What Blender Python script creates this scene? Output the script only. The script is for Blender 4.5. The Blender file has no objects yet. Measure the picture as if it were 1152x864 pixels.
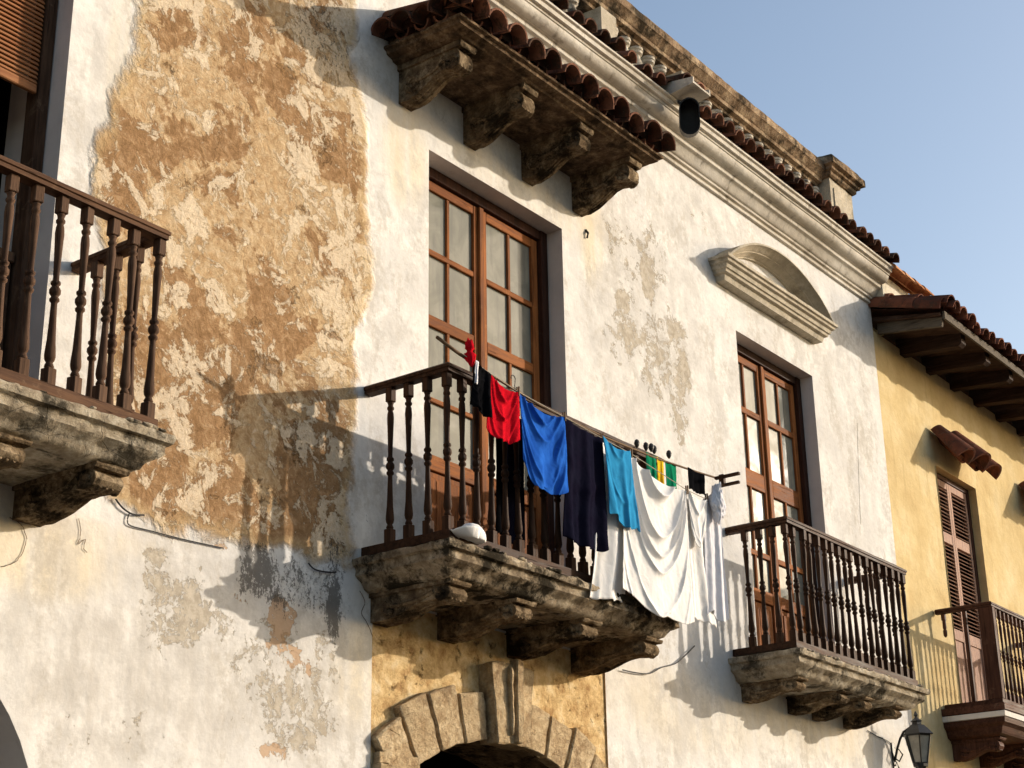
import bpy, bmesh, math, random
import numpy as np
from mathutils import Vector, Matrix, noise
random.seed(7)
R = math.radians
scene = bpy.context.scene
COL = scene.collection

# ------------------------------------------------------------------ camera
MR = np.array([[0.59956994, -0.80017015, -0.01560799],
               [0.27411937, 0.22364287, -0.93533012],
               [0.75191386, 0.55651738, 0.35343168]])
FPX = 1845.6
CAM = np.array([0.0, -6.6, 1.6])
cam = bpy.data.cameras.new('camera')
cam.sensor_width = 36.0
cam.lens = FPX / 1152 * 36
cam.clip_start = 0.1
cam.clip_end = 3000
camo = bpy.data.objects.new('camera', cam)
COL.objects.link(camo)
m = Matrix.Identity(4)
for i in range(3):
    m[i][0] = MR[0][i]; m[i][1] = -MR[1][i]; m[i][2] = -MR[2][i]; m[i][3] = CAM[i]
camo.matrix_world = m
scene.camera = camo

def wp(px, py, y=0.0):
    """survey helper: where a sight line of the camera meets the facade plane"""
    d = MR.T @ np.array([(px - 576) / FPX, (py - 432) / FPX, 1.0])
    t = (y - CAM[1]) / d[1]
    p = CAM + t * d
    return (p[0], p[2])

# ------------------------------------------------------------------ light
SUN = Vector((1.55, -1.0, 0.53)).normalized()     # towards the sun
elev = math.asin(SUN.z)
az = math.atan2(SUN.x, SUN.y)
w = bpy.data.worlds.new('World'); scene.world = w
w.use_nodes = True
nt = w.node_tree
bg = nt.nodes['Background']
sky = nt.nodes.new('ShaderNodeTexSky')
sky.sky_type = 'NISHITA'; sky.sun_disc = False
sky.sun_elevation = elev; sky.sun_rotation = az
sky.air_density = 1.0; sky.dust_density = 2.0; sky.ozone_density = .8
nt.links.new(sky.outputs[0], bg.inputs[0])
bg.inputs[1].default_value = 0.168
sl = bpy.data.lights.new('sun', 'SUN')
sl.energy = 4.1; sl.angle = R(0.55); sl.color = (1.0, 0.895, 0.765)
so = bpy.data.objects.new('sun', sl); COL.objects.link(so)
so.rotation_euler = SUN.to_track_quat('Z', 'Y').to_euler()
so.location = (20, -20, 20)
vs = scene.view_settings
vs.view_transform = 'Standard'; vs.look = 'None'; vs.gamma = 1; vs.exposure = 0.33
vs.use_curve_mapping = False

# ------------------------------------------------------------------ materials
class NB:
    def __init__(s, name):
        s.m = bpy.data.materials.new(name); s.m.use_nodes = True
        s.t = s.m.node_tree
        s.b = s.t.nodes['Principled BSDF']
        s.out = s.t.nodes['Material Output']
        tc = s.t.nodes.new('ShaderNodeTexCoord'); s.co = tc.outputs['Object']
    def n(s, ty, **k):
        x = s.t.nodes.new(ty)
        for a, v in k.items(): setattr(x, a, v)
        return x
    def put(s, sock, v):
        if v is None: return
        if hasattr(v, 'is_output') or isinstance(v, bpy.types.NodeSocket): s.t.links.new(v, sock)
        else:
            if isinstance(v, (tuple, list)) and len(v) == 3 and len(sock.default_value) == 4: v = (*v, 1)
            sock.default_value = v
    def map(s, scale=(1, 1, 1), loc=(0, 0, 0), rot=(0, 0, 0), vec=None):
        x = s.n('ShaderNodeMapping'); s.put(x.inputs[0], vec or s.co)
        x.inputs[1].default_value = loc; x.inputs[2].default_value = rot; x.inputs[3].default_value = scale
        return x.outputs[0]
    def noise(s, scale, detail=5, rough=.55, dist=0, vec=None):
        x = s.n('ShaderNodeTexNoise'); s.put(x.inputs['Vector'], vec or s.co)
        x.inputs['Scale'].default_value = scale; x.inputs['Detail'].default_value = detail
        x.inputs['Roughness'].default_value = rough; x.inputs['Distortion'].default_value = dist
        return x.outputs['Fac']
    def voro(s, scale, feat='F1', vec=None, rnd=1.0):
        x = s.n('ShaderNodeTexVoronoi', feature=feat); s.put(x.inputs['Vector'], vec or s.co)
        x.inputs['Scale'].default_value = scale; x.inputs['Randomness'].default_value = rnd
        return x.outputs['Distance']
    def math(s, op, a, b=None, c=None, clamp=False):
        x = s.n('ShaderNodeMath', operation=op); x.use_clamp = clamp
        s.put(x.inputs[0], a); s.put(x.inputs[1], b)
        if c is not None: s.put(x.inputs[2], c)
        return x.outputs[0]
    def step(s, v, a, b, o0=0.0, o1=1.0, smooth=True):
        x = s.n('ShaderNodeMapRange'); x.interpolation_type = 'SMOOTHSTEP' if smooth else 'LINEAR'
        s.put(x.inputs[0], v); x.inputs[1].default_value = a; x.inputs[2].default_value = b
        x.inputs[3].default_value = o0; x.inputs[4].default_value = o1
        return x.outputs[0]
    def mix(s, f, a, b, blend='MIX'):
        x = s.n('ShaderNodeMix', data_type='RGBA', blend_type=blend)
        s.put(x.inputs[0], f); s.put(x.inputs[6], a); s.put(x.inputs[7], b)
        return x.outputs[2]
    def ramp(s, f, pts):
        x = s.n('ShaderNodeValToRGB'); s.put(x.inputs[0], f)
        e = x.color_ramp.elements
        while len(e) > 1: e.remove(e[-1])
        e[0].position = pts[0][0]; e[0].color = (*pts[0][1], 1)
        for p, c in pts[1:]:
            q = e.new(p); q.color = (*c, 1)
        return x.outputs[0]
    def attr(s, name):
        x = s.n('ShaderNodeAttribute', attribute_name=name); return x.outputs['Fac']
    def bump(s, h, dist=.01, strength=1.0, normal=None):
        x = s.n('ShaderNodeBump'); s.put(x.inputs['Height'], h)
        x.inputs['Distance'].default_value = dist; x.inputs['Strength'].default_value = strength
        if normal is not None: s.put(x.inputs['Normal'], normal)
        return x.outputs[0]
    def set(s, color=None, rough=None, normal=None, spec=None, **k):
        s.put(s.b.inputs['Base Color'], color)
        if rough is not None: s.put(s.b.inputs['Roughness'], rough)
        if normal is not None: s.put(s.b.inputs['Normal'], normal)
        if spec is not None: s.b.inputs['Specular IOR Level'].default_value = spec
        for a, v in k.items(): s.put(s.b.inputs[a], v)
        return s.m

def mat_facade():
    b = NB('limewashed_plaster')
    n1 = b.noise(1.1, 6, .6); n2 = b.noise(5, 8, .65); nf = b.noise(38, 6, .7)
    streak = b.noise(1.0, 6, .6, vec=b.map((9, 9, .9)))
    white = b.ramp(n1, [(.34, (.62, .60, .57)), (.5, (.74, .715, .675)), (.64, (.80, .775, .73))])
    white = b.mix(b.step(n2, .40, .62, 0, .40), white, (.56, .55, .535))
    white = b.mix(b.step(b.noise(28, 7, .7), .42, .66, 0, .22), white, (.50, .48, .45))
    white = b.mix(b.step(streak, .52, .72, 0, .22), white, (.58, .54, .48))
    ag = b.attr('grime')
    gr = b.math('MULTIPLY', b.step(ag, 0, 1), b.step(b.math('ADD', b.math('MULTIPLY', n2, .6), b.math('MULTIPLY', streak, .4)), .36, .60, .25, 1))
    white = b.mix(gr, white, (.43, .395, .35))
    # rain-washed yellowish tint
    ty = b.attr('tint')
    white = b.mix(b.math('MULTIPLY', b.step(ty, 0, 1), b.step(streak, .3, .6, .2, .6)), white, (.66, .54, .33))
    # faint grey blotches
    gb = b.step(b.math('MULTIPLY', b.noise(2.3, 8, .76, .2), b.step(n1, .35, .6, .9, 1.08)), .49, .60, 0, .46)
    white = b.mix(gb, white, (.46, .435, .40))
    lo = b.step(b.math('MULTIPLY', b.noise(1.0, 7, .7, .3, vec=b.map((2.6, 2.6, 1.1), loc=(6, 0, 2))), b.step(b.noise(17, 6, .75), .35, .6, .85, 1.1)), .51, .66, 0, .46)
    white = b.mix(lo, white, (.42, .375, .31))
    # ochre: where the limewash has come off
    so = b.attr('ochre')
    nd = b.noise(3.2, 8, .62, .3)
    t = b.math('ADD', so, b.math('MULTIPLY', b.math('SUBTRACT', nd, .5), .34))
    fo = b.step(t, -.04, .045)
    ring = b.math('MULTIPLY', fo, b.step(t, .02, .11, 1, 0))
    low = b.noise(.75, 3, .5, .3, vec=b.map(loc=(2, 2, 2)))
    m1 = b.noise(1.7, 8, .62, .6, vec=b.map((1, 1, 1.1), rot=(0, .6, 0)))
    m2 = b.noise(4.6, 8, .72, .6, vec=b.map(loc=(3, 1, 5), rot=(0, .6, 0)))
    m3 = b.noise(15, 8, .75, .6, vec=b.map(loc=(7, 1, 5)))
    mm = b.math('ADD', b.math('MULTIPLY', m1, .6), b.math('MULTIPLY', m2, .4))
    tan = b.ramp(m3, [(.34, (.66, .525, .365)), (.45, (.545, .395, .235)), (.55, (.455, .305, .165)), (.65, (.34, .21, .105))])
    brn = b.ramp(m3, [(.36, (.43, .28, .155)), (.48, (.34, .205, .105)), (.60, (.25, .145, .07))])
    fb = b.math('MULTIPLY', b.step(b.math('ADD', m1, b.math('ADD', b.math('MULTIPLY', b.math('SUBTRACT', low, .5), .45), b.math('MULTIPLY', b.math('SUBTRACT', m3, .5), .16))), .484, .508), b.step(m3, .30, .50, .82, 1))
    och = b.mix(fb, tan, brn)
    wl = b.math('ADD', m2, b.math('MULTIPLY', b.math('SUBTRACT', b.noise(1.0, 3, .5, vec=b.map(loc=(8, 2, 6))), .5), .40))
    wl = b.math('ADD', wl, b.math('MULTIPLY', b.math('SUBTRACT', b.noise(24, 8, .75, .3), .5), .30))
    fcr = b.math('MULTIPLY', b.step(wl, .510, .548), .88)
    och = b.mix(b.math('MULTIPLY', fcr, .9), och, b.mix(b.step(nf, .4, .6), (.76, .65, .49), (.66, .53, .375)))
    pits = b.step(b.noise(9, 8, .8, 1.2, vec=b.map(loc=(9, 2, 2))), .645, .70)
    och = b.mix(b.math('MULTIPLY', pits, .6), och, (.20, .11, .055))
    bigp = b.math('MULTIPLY', b.step(b.noise(3.1, 8, .72, .8, vec=b.map(loc=(1, 4, 9))), .635, .665), .6)
    och = b.mix(bigp, och, (.26, .145, .07))
    och = b.mix(b.math('MULTIPLY', ring, .5), och, (.60, .44, .24))
    ac = b.attr('chip')
    fch = b.step(b.math('ADD', b.math('ADD', b.math('MULTIPLY', b.noise(12, 8, .75, .3), .6), b.math('MULTIPLY', b.noise(34, 6, .75), .4)), b.math('MULTIPLY', b.math('SUBTRACT', ac, .5), .5)), .50, .53)
    fch = b.math('MULTIPLY', fch, b.step(ac, .03, .15))
    och = b.mix(b.math('MULTIPLY', fch, .75), och, b.mix(b.step(nf, .45, .6), (.30, .175, .08), (.13, .075, .04)))
    col = b.mix(fo, white, och)
    # taupe undercoat flakes
    at_ = b.attr('taupe')
    tn = b.math('ADD', b.math('MULTIPLY', b.noise(6.5, 8, .76, .3), .72), b.math('MULTIPLY', b.noise(30, 7, .8), .28))
    ft = b.step(b.math('ADD', tn, b.math('MULTIPLY', b.math('SUBTRACT', at_, .5), .42)), .515, .535)
    ft = b.math('MULTIPLY', ft, b.step(at_, .02, .12))
    tc = b.mix(b.step(b.noise(14, 6, .7), .4, .6), (.34, .29, .22), (.48, .42, .335))
    col = b.mix(b.math('MULTIPLY', ft, .85), col, tc)
    # orange flakes
    ao = b.attr('orange')
    fr = b.step(b.math('ADD', b.noise(8, 8, .7, .4), b.math('MULTIPLY', b.math('SUBTRACT', ao, .5), .5)), .51, .53)
    fr = b.math('MULTIPLY', fr, b.step(ao, .02, .12))
    col = b.mix(b.math('MULTIPLY', fr, .75), col, (.44, .27, .14))
    # mildew, and the canopy's shadow painted in at the wall top
    ad = b.attr('mildew_shade')
    dn = b.math('ADD', b.math('MULTIPLY', b.noise(1.0, 8, .8, .3, vec=b.map((26, 26, 12))), .6), b.math('MULTIPLY', b.noise(55, 6, .8), .4))
    fd = b.step(b.math('ADD', dn, b.math('MULTIPLY', b.math('SUBTRACT', ad, .5), .30)), .505, .545)
    fd = b.math('MULTIPLY', fd, b.step(ad, .02, .15))
    col = b.mix(b.math('MULTIPLY', fd, .8), col, (.085, .076, .066))
    # hairline cracks
    vv = b.n('ShaderNodeVectorMath', operation='ADD')
    b.put(vv.inputs[0], b.co)
    nv = b.n('ShaderNodeTexNoise'); b.put(nv.inputs['Vector'], b.co); nv.inputs['Scale'].default_value = 2.5; nv.inputs['Detail'].default_value = 6
    sc = b.n('ShaderNodeVectorMath', operation='SCALE'); b.put(sc.inputs[0], nv.outputs['Color']); sc.inputs['Scale'].default_value = .45
    b.put(vv.inputs[1], sc.outputs[0])
    vd = b.voro(.75, 'DISTANCE_TO_EDGE', vec=vv.outputs[0])
    cr = b.math('MULTIPLY', b.step(vd, .0008, .003, 1, 0), b.step(b.noise(1.3, 4, .5, vec=b.map(loc=(4, 7, 1))), .57, .66))
    col = b.mix(b.math('MULTIPLY', cr, .4), col, (.30, .26, .20))
    # relief
    h = b.math('MULTIPLY', b.noise(3.0, 4, .5), .9)
    h = b.math('ADD', h, b.math('MULTIPLY', b.noise(16, 8, .7), .22))
    h = b.math('SUBTRACT', h, b.math('MULTIPLY', fo, .04))
    rough_h = b.math('ADD', b.math('MULTIPLY', b.noise(11, 8, .78, .8), 1.0), b.math('MULTIPLY', mm, .8))
    h = b.math('ADD', h, b.math('MULTIPLY', fo, rough_h))
    h = b.math('SUBTRACT', h, b.math('MULTIPLY', b.math('MULTIPLY', pits, fo), .5))
    h = b.math('SUBTRACT', h, b.math('MULTIPLY', fch, .9))
    h = b.math('SUBTRACT', h, b.math('MULTIPLY', ft, .10))
    h = b.math('SUBTRACT', h, b.math('MULTIPLY', fr, .12))
    h = b.math('SUBTRACT', h, b.math('MULTIPLY', fcr, b.math('MULTIPLY', fo, -.25)))
    return b.set(col, .92, b.bump(h, .020, 1.0), 0.0)

def mat_simple_plaster(name, c0, c1, c2, bumpd=.012, stain=(.35, .28, .2), sf=.3):
    b = NB(name)
    n1 = b.noise(1.4, 7, .62); n2 = b.noise(7, 8, .68)
    st = b.noise(1.0, 7, .65, vec=b.map((8, 8, 1)))
    col = b.ramp(n1, [(.32, c0), (.5, c1), (.68, c2)])
    col = b.mix(b.step(n2, .45, .65, 0, .35), col, c0)
    col = b.mix(b.step(st, .54, .72, 0, sf), col, stain)
    h = b.math('ADD', b.noise(4, 5, .55), b.math('MULTIPLY', b.noise(22, 8, .7), .3))
    return b.set(col, .95, b.bump(h, bumpd), 0.0)

def mat_ochre_panel():
    b = NB('rough_ochre_render')
    m1 = b.noise(6, 12, .74, .1)
    col = b.ramp(m1, [(.36, (.34, .20, .09)), (.45, (.54, .36, .17)), (.53, (.68, .49, .25)), (.63, (.78, .62, .38))])
    pits = b.step(b.noise(11, 10, .8, .2), .57, .66)
    col = b.mix(b.math('MULTIPLY', pits, .75), col, (.16, .09, .045))
    h = b.math('SUBTRACT', b.math('ADD', b.noise(10, 12, .75), b.math('MULTIPLY', m1, .7)), b.math('MULTIPLY', pits, .6))
    return b.set(col, .95, b.bump(h, .03), 0.0)

def mat_stone(name, light, mid, dark, moss=(.045, .042, .034), mossf=.9, scale=1.0, topmoss=0.0, bd=.022, msh=0.0, crk=1.0):
    b = NB(name)
    n1 = b.noise(8 * scale, 12, .72, .1); n2 = b.noise(26 * scale, 9, .75)
    col = b.ramp(n1, [(.36, dark), (.5, mid), (.62, light)])
    col = b.mix(b.step(n2, .45, .65, 0, .5), col, dark)
    col = b.mix(b.step(b.n('ShaderNodeObjectInfo').outputs['Random'], 0, 1, 0, .35, False), col, tuple(q * .7 for q in mid))
    ms = b.step(b.math('ADD', b.noise(3.2 * scale, 14, .74, .1, vec=b.map(loc=(3, 5, 8))), msh), .48, .60)
    if topmoss:
        g = b.n('ShaderNodeNewGeometry')
        sx = b.n('ShaderNodeSeparateXYZ'); b.put(sx.inputs[0], g.outputs['True Normal'])
        ms = b.math('MAXIMUM', ms, b.step(sx.outputs[2], .3, .8, 0, topmoss))
    col = b.mix(b.math('MULTIPLY', ms, mossf), col, moss)
    h = b.math('ADD', b.math('MULTIPLY', n1, 1.0), b.math('MULTIPLY', n2, .5))
    cr = b.step(b.voro(5.5 * scale, 'DISTANCE_TO_EDGE', vec=b.map((1, 1, 1.6))), .0, .016, 1, 0)
    cr = b.math('MULTIPLY', cr, b.step(n2, .45, .55, 0, crk if bd > .021 else 0.0))
    h = b.math('SUBTRACT', h, b.math('MULTIPLY', cr, .25))
    col = b.mix(b.math('MULTIPLY', cr, .3), col, (.06, .045, .03))
    return b.set(col, .95, b.bump(h, bd), 0.0)

def mat_wood(name, c_dark, c_light, axis='z', rough=.55, bd=.004, wear=.25, wearc=(.4, .3, .2), spec=.35):
    b = NB(name)
    sc = {'z': (30, 30, 2.2), 'x': (2.2, 30, 30), 'y': (30, 2.2, 30)}[axis]
    g = b.noise(1.0, 8, .65, .5, vec=b.map(sc))
    big = b.noise(2.5, 4, .5)
    f = b.math('ADD', b.math('MULTIPLY', g, .8), b.math('MULTIPLY', big, .3))
    col = b.mix(b.step(f, .38, .72), c_dark, c_light)
    wr = b.step(b.noise(9, 9, .75, .4), .56, .66)
    col = b.mix(b.math('MULTIPLY', wr, wear), col, wearc)
    gaps = b.step(b.noise(1.0, 5, .5, vec=b.map(tuple(q * 1.7 for q in sc))), .62, .68)
    col = b.mix(b.math('MULTIPLY', gaps, .6), col, tuple(q * .4 for q in c_dark))
    oi = b.n('ShaderNodeObjectInfo').outputs['Random']
    col = b.mix(b.step(oi, 0, 1, 0, .38, False), col, tuple(q * .45 for q in c_dark))
    h = b.math('SUBTRACT', g, b.math('MULTIPLY', gaps, .5))
    return b.set(col, b.step(g, .3, .7, rough - .04, rough + .15), b.bump(h, bd), spec * .12)

def mat_tile(name, c1, c2, c3, moss=.55, msh=0.0):
    b = NB(name)
    n1 = b.noise(6, 8, .65); n2 = b.noise(26, 8, .7)
    inf = b.n('ShaderNodeAttribute', attribute_name='tone').outputs['Fac']
    f = b.math('ADD', b.math('MULTIPLY', inf, .5), b.math('MULTIPLY', n1, .55))
    col = b.ramp(f, [(.25, c1), (.5, c2), (.78, c3)])
    ms = b.step(b.math('ADD', b.noise(8, 10, .75, .6, vec=b.map(loc=(5, 5, 1))), msh), .50, .60)
    col = b.mix(b.math('MULTIPLY', ms, moss), col, (.045, .036, .028))
    col = b.mix(b.step(n2, .58, .72, 0, .4), col, (.33, .25, .18))
    h = b.math('ADD', b.math('MULTIPLY', n1, .6), b.math('MULTIPLY', n2, .5))
    return b.set(col, .9, b.bump(h, .008), .02)

def mat_glass():
    b = NB('dusty_window_glass')
    n = b.noise(3.0, 6, .6, .8); n2 = b.noise(1.0, 5, .6, vec=b.map((14, 14, 2)))
    col = b.mix(b.step(n, .35, .65), (.155, .155, .13), (.225, .22, .185))
    col = b.mix(b.step(n2, .45, .7, 0, .5), col, (.10, .105, .10))
    b.b.inputs['Coat Weight'].default_value = 0
    b.b.inputs['Coat Roughness'].default_value = .06
    return b.set(col, b.step(n, .3, .7, .05, .12), b.bump(b.noise(2.0, 3, .5), .003, .4), .14)

def mat_cloth(name, c, c2=None, rough=.75, sheen=.2, transl=0.0, spec=.25, weave=260):
    b = NB(name)
    n = b.noise(6, 5, .6)
    c2 = c2 or tuple(q * .85 for q in c)
    col = b.mix(b.step(n, .35, .65), c, c2)
    wv = b.noise(weave, 2, .5)
    cr = b.noise(9, 6, .6, 1.2)
    hh = b.math('ADD', b.math('MULTIPLY', wv, .08), b.math('MULTIPLY', cr, .9))
    b.b.inputs['Sheen Weight'].default_value = 0
    mt = b.set(col, rough, b.bump(hh, .008, .9), 0.0)
    if transl:
        tr = b.n('ShaderNodeBsdfTranslucent'); b.put(tr.inputs[0], col)
        mx = b.n('ShaderNodeMixShader'); mx.inputs[0].default_value = transl
        b.t.links.new(b.b.outputs[0], mx.inputs[1]); b.t.links.new(tr.outputs[0], mx.inputs[2])
        b.t.links.new(mx.outputs[0], b.out.inputs[0])
    return mt

def mat_flat(name, c, rough=.6, metal=0, spec=.4, var=.25, bd=.002, scale=20):
    b = NB(name)
    n = b.noise(scale, 7, .65)
    col = b.mix(b.step(n, .35, .65), c, tuple(q * (1 - var) for q in c))
    b.b.inputs['Metallic'].default_value = metal
    return b.set(col, rough, b.bump(n, bd), spec)

M = {}
M['facade'] = mat_facade()
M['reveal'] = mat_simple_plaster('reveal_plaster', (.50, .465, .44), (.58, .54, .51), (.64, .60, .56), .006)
M['ochre'] = mat_ochre_panel()
M['yellow'] = mat_simple_plaster('yellow_limewash', (.52, .38, .19), (.62, .48, .255), (.69, .565, .34), .018, (.40, .28, .13), .5)
M['cream'] = mat_simple_plaster('cream_wall', (.50, .46, .36), (.64, .59, .48), (.72, .67, .57), .016, (.22, .19, .14), .6)
M['cornice'] = mat_simple_plaster('cornice_stucco', (.40, .355, .29), (.58, .53, .45), (.70, .655, .575), .018, (.17, .14, .105), .75)
M['pediment'] = mat_stone('pediment_stucco', (.60, .53, .42), (.50, .44, .34), (.38, .33, .25), (.13, .11, .075), .55, .8, .75, .010, -.03)
M['parapet'] = mat_stone('parapet_stone', (.50, .38, .25), (.32, .225, .145), (.15, .10, .06), (.035, .03, .022), .9, .8, .85, .02, .02)
M['whitestone'] = mat_stone('white_baluster_stone', (.74, .69, .60), (.62, .56, .46), (.34, .28, .21), (.04, .035, .028), .9, 1.2, .5, .014, .03)
M['slab'] = mat_stone('balcony_stone', (.58, .49, .36), (.36, .285, .195), (.15, .112, .075), (.022, .019, .014), .95, 1.0, .7, .03, .035)
M['slab_pale'] = mat_stone('pale_balcony_stone', (.64, .57, .45), (.44, .37, .27), (.20, .155, .105), (.035, .031, .024), .88, 1.0, .3, .03, -.01)
M['corbel'] = mat_stone('carved_stone', (.48, .37, .24), (.23, .165, .10), (.075, .05, .032), (.018, .014, .010), .9, 1.3, 0, .03, .01)
M['voussoir'] = mat_stone('arch_stone', (.68, .54, .35), (.52, .39, .235), (.32, .215, .12), (.15, .09, .05), .6, 1.4, 0, .03, -.03)
M['wood_dark'] = mat_wood('dark_turned_wood', (.030, .016, .010), (.085, .042, .024), 'z', .5, .004, .18, (.20, .11, .06))
M['wood_rail'] = mat_wood('dark_rail_wood', (.028, .015, .010), (.085, .042, .024), 'x', .5, .005, .2, (.19, .11, .065))
M['wood_worn'] = mat_wood('worn_brown_wood', (.050, .027, .017), (.145, .084, .052), 'z', .6, .005, .4, (.30, .20, .125))
M['wood_worn_x'] = mat_wood('worn_brown_rail', (.065, .032, .019), (.165, .09, .052), 'x', .6, .006, .4, (.28, .18, .11))
M['frame'] = mat_wood('orange_brown_joinery', (.15, .052, .018), (.35, .130, .043), 'z', .55, .003, .25, (.48, .24, .10), .2)
M['frame_x'] = mat_wood('orange_brown_rail', (.15, .052, .018), (.35, .130, .043), 'x', .55, .003, .25, (.48, .24, .10), .2)
M['jamb'] = mat_wood('dark_jamb_wood', (.030, .014, .010), (.075, .034, .022), 'z', .5, .004, .2, (.12, .07, .045))
M['beam'] = mat_wood('old_rafter_wood', (.032, .018, .013), (.085, .052, .038), 'y', .7, .006, .25, (.15, .11, .08))
M['greyboard'] = mat_wood('grey_weathered_board', (.09, .072, .055), (.19, .16, .125), 'y', .8, .006, .3, (.26, .22, .17))
M['blind'] = mat_wood('slatted_blind_wood', (.26, .10, .045), (.46, .22, .10), 'x', .55, .003, .25, (.45, .27, .15))
M['shutter'] = mat_wood('faded_shutter_wood', (.30, .17, .12), (.47, .30, .22), 'z', .6, .004, .3, (.55, .42, .33))
M['slat'] = mat_wood('shutter_slat_wood', (.20, .105, .07), (.34, .20, .14), 'x', .6, .003, .3, (.45, .33, .26))
M['redwood'] = mat_wood('reddish_turned_wood', (.050, .022, .015), (.12, .055, .036), 'z', .5, .004, .3, (.28, .15, .095))
M['redwood_x'] = mat_wood('reddish_rail_wood', (.050, .022, .015), (.12, .055, .036), 'x', .5, .004, .3, (.26, .16, .11))
M['tile'] = mat_tile('old_terracotta', (.034, .017, .012), (.13, .056, .036), (.25, .12, .078), .8, .02)
M['tile_red'] = mat_tile('red_terracotta', (.085, .034, .024), (.16, .060, .038), (.25, .105, .065), .6, .02)
M['brick'] = mat_tile('orange_ridge_tiles', (.30, .12, .055), (.44, .20, .09), (.55, .30, .16), .5, 0)
M['glass'] = mat_glass()
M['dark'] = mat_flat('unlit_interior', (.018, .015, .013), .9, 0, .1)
M['iron'] = mat_flat('black_iron', (.015, .015, .016), .45, .3, .5, .3)
M['cable'] = mat_flat('black_cable', (.03, .027, .025), .6)
M['vine'] = mat_flat('dry_tendril', (.16, .10, .055), .8)
M['rope'] = mat_flat('pale_rope', (.42, .36, .27), .9)
M['bamboo'] = mat_wood('weathered_pole', (.10, .06, .035), (.24, .155, .09), 'x', .6, .003, .3, (.34, .25, .16))
M['lampglass'] = mat_flat('milky_lantern_glass', (.30, .29, .25), .15, 0, .6, .3, .001, 9)
M['bandwhite'] = mat_simple_plaster('white_band', (.60, .55, .50), (.68, .63, .58), (.72, .68, .63), .004)
M['c_red'] = mat_cloth('red_jersey', (.52, .008, .018), (.42, .006, .014), .5, .1, .08, .2)
M['c_blue'] = mat_cloth('royal_blue_satin', (.022, .115, .48), (.014, .075, .36), .42, .1, .08, .28)
M['c_navy'] = mat_cloth('navy_cloth', (.009, .009, .019), (.007, .006, .014), .8, 0, .04, .15)
M['c_black'] = mat_cloth('black_cloth', (.006, .006, .007), (.004, .004, .005), .8, 0, .02, .15)
M['c_teal'] = mat_cloth('light_blue_cloth', (.035, .27, .52), (.028, .22, .44), .55, .1, .10, .25)
M['c_white'] = mat_cloth('white_cotton', (.86, .845, .82), (.84, .82, .80), .85, .1, .20)
M['c_lilac'] = mat_cloth('bluish_white_cotton', (.72, .72, .76), (.68, .68, .73), .85, .1, .18)
M['c_green'] = mat_cloth('green_cloth', (.01, .20, .10), (.008, .16, .08), .7, .1, .1)
M['c_yellow'] = mat_cloth('yellow_cloth', (.75, .48, .03), (.7, .42, .02), .7, .1, .1)
M['ground'] = mat_simple_plaster('street_stone', (.07, .06, .05), (.09, .08, .07), (.12, .105, .09), .02)

# ------------------------------------------------------------------ mesh helpers
ORG = [Vector((0, 0, 0))]
def link(name, bm, mat, parent=None, smooth=False, autos=None):
    me = bpy.data.meshes.new(name)
    bmesh.ops.translate(bm, verts=bm.verts, vec=-ORG[0])
    bmesh.ops.recalc_face_normals(bm, faces=bm.faces)
    if smooth:
        for f in bm.faces: f.smooth = True
    bm.to_mesh(me); bm.free()
    me.materials.append(mat)
    o = bpy.data.objects.new(name, me); COL.objects.link(o)
    if parent is not None: o.parent = parent
    else: o.location = ORG[0]
    if autos is not None and smooth:
        me.set_sharp_from_angle(angle=R(autos))
    return o
def thing(name, label, cat, loc, group=None):
    o = bpy.data.objects.new(name, None); COL.objects.link(o)
    o.location = loc; o['label'] = label; o['category'] = cat
    o.empty_display_size = .1
    if group: o['group'] = group
    ORG[0] = Vector(loc)
    return o
def single(name, bm, mat, label, cat, loc=(0, 0, 0), group=None, **k):
    ORG[0] = Vector(loc)
    o = link(name, bm, mat, None, **k)
    o['label'] = label; o['category'] = cat
    if group: o['group'] = group
    return o
def dup(o, dx, parent):
    c = o.copy(); COL.objects.link(c); c.parent = parent
    c.location = o.location + Vector(dx)
    return c

def box(bm, x0, x1, y0, y1, z0, z1, bev=0.0):
    b2 = bmesh.new()
    v = bmesh.ops.create_cube(b2, size=1)['verts']
    for q in v:
        q.co = Vector((x0 + (q.co.x + .5) * (x1 - x0), y0 + (q.co.y + .5) * (y1 - y0), z0 + (q.co.z + .5) * (z1 - z0)))
    if bev: bmesh.ops.bevel(b2, geom=b2.edges[:], offset=bev, segments=1, affect='EDGES', profile=.5)
    join(bm, b2)
def join(bm, b2, mat=None):
    me = bpy.data.meshes.new('tmp'); b2.to_mesh(me); b2.free()
    if mat is not None: me.transform(mat)
    bm.from_mesh(me); bpy.data.meshes.remove(me)
def refine(bm, L):
    for _ in range(7):
        e = [q for q in bm.edges if q.calc_length() > L]
        if not e: break
        bmesh.ops.subdivide_edges(bm, edges=e, cuts=1, use_grid_fill=True)
        if len(bm.verts) > 60000: break
def rough(bm, amp, sc=8.0, amp2=None, lock=None):
    bm.normal_update()
    for v in bm.verts:
        if lock and lock(v.co): continue
        n = noise.fractal(v.co * sc, .9, 2.0, 4)
        k = noise.noise(v.co * sc * .35 + Vector((9, 3, 1)))
        v.co += v.normal * (n * amp + min(0, k) * amp)
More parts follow.
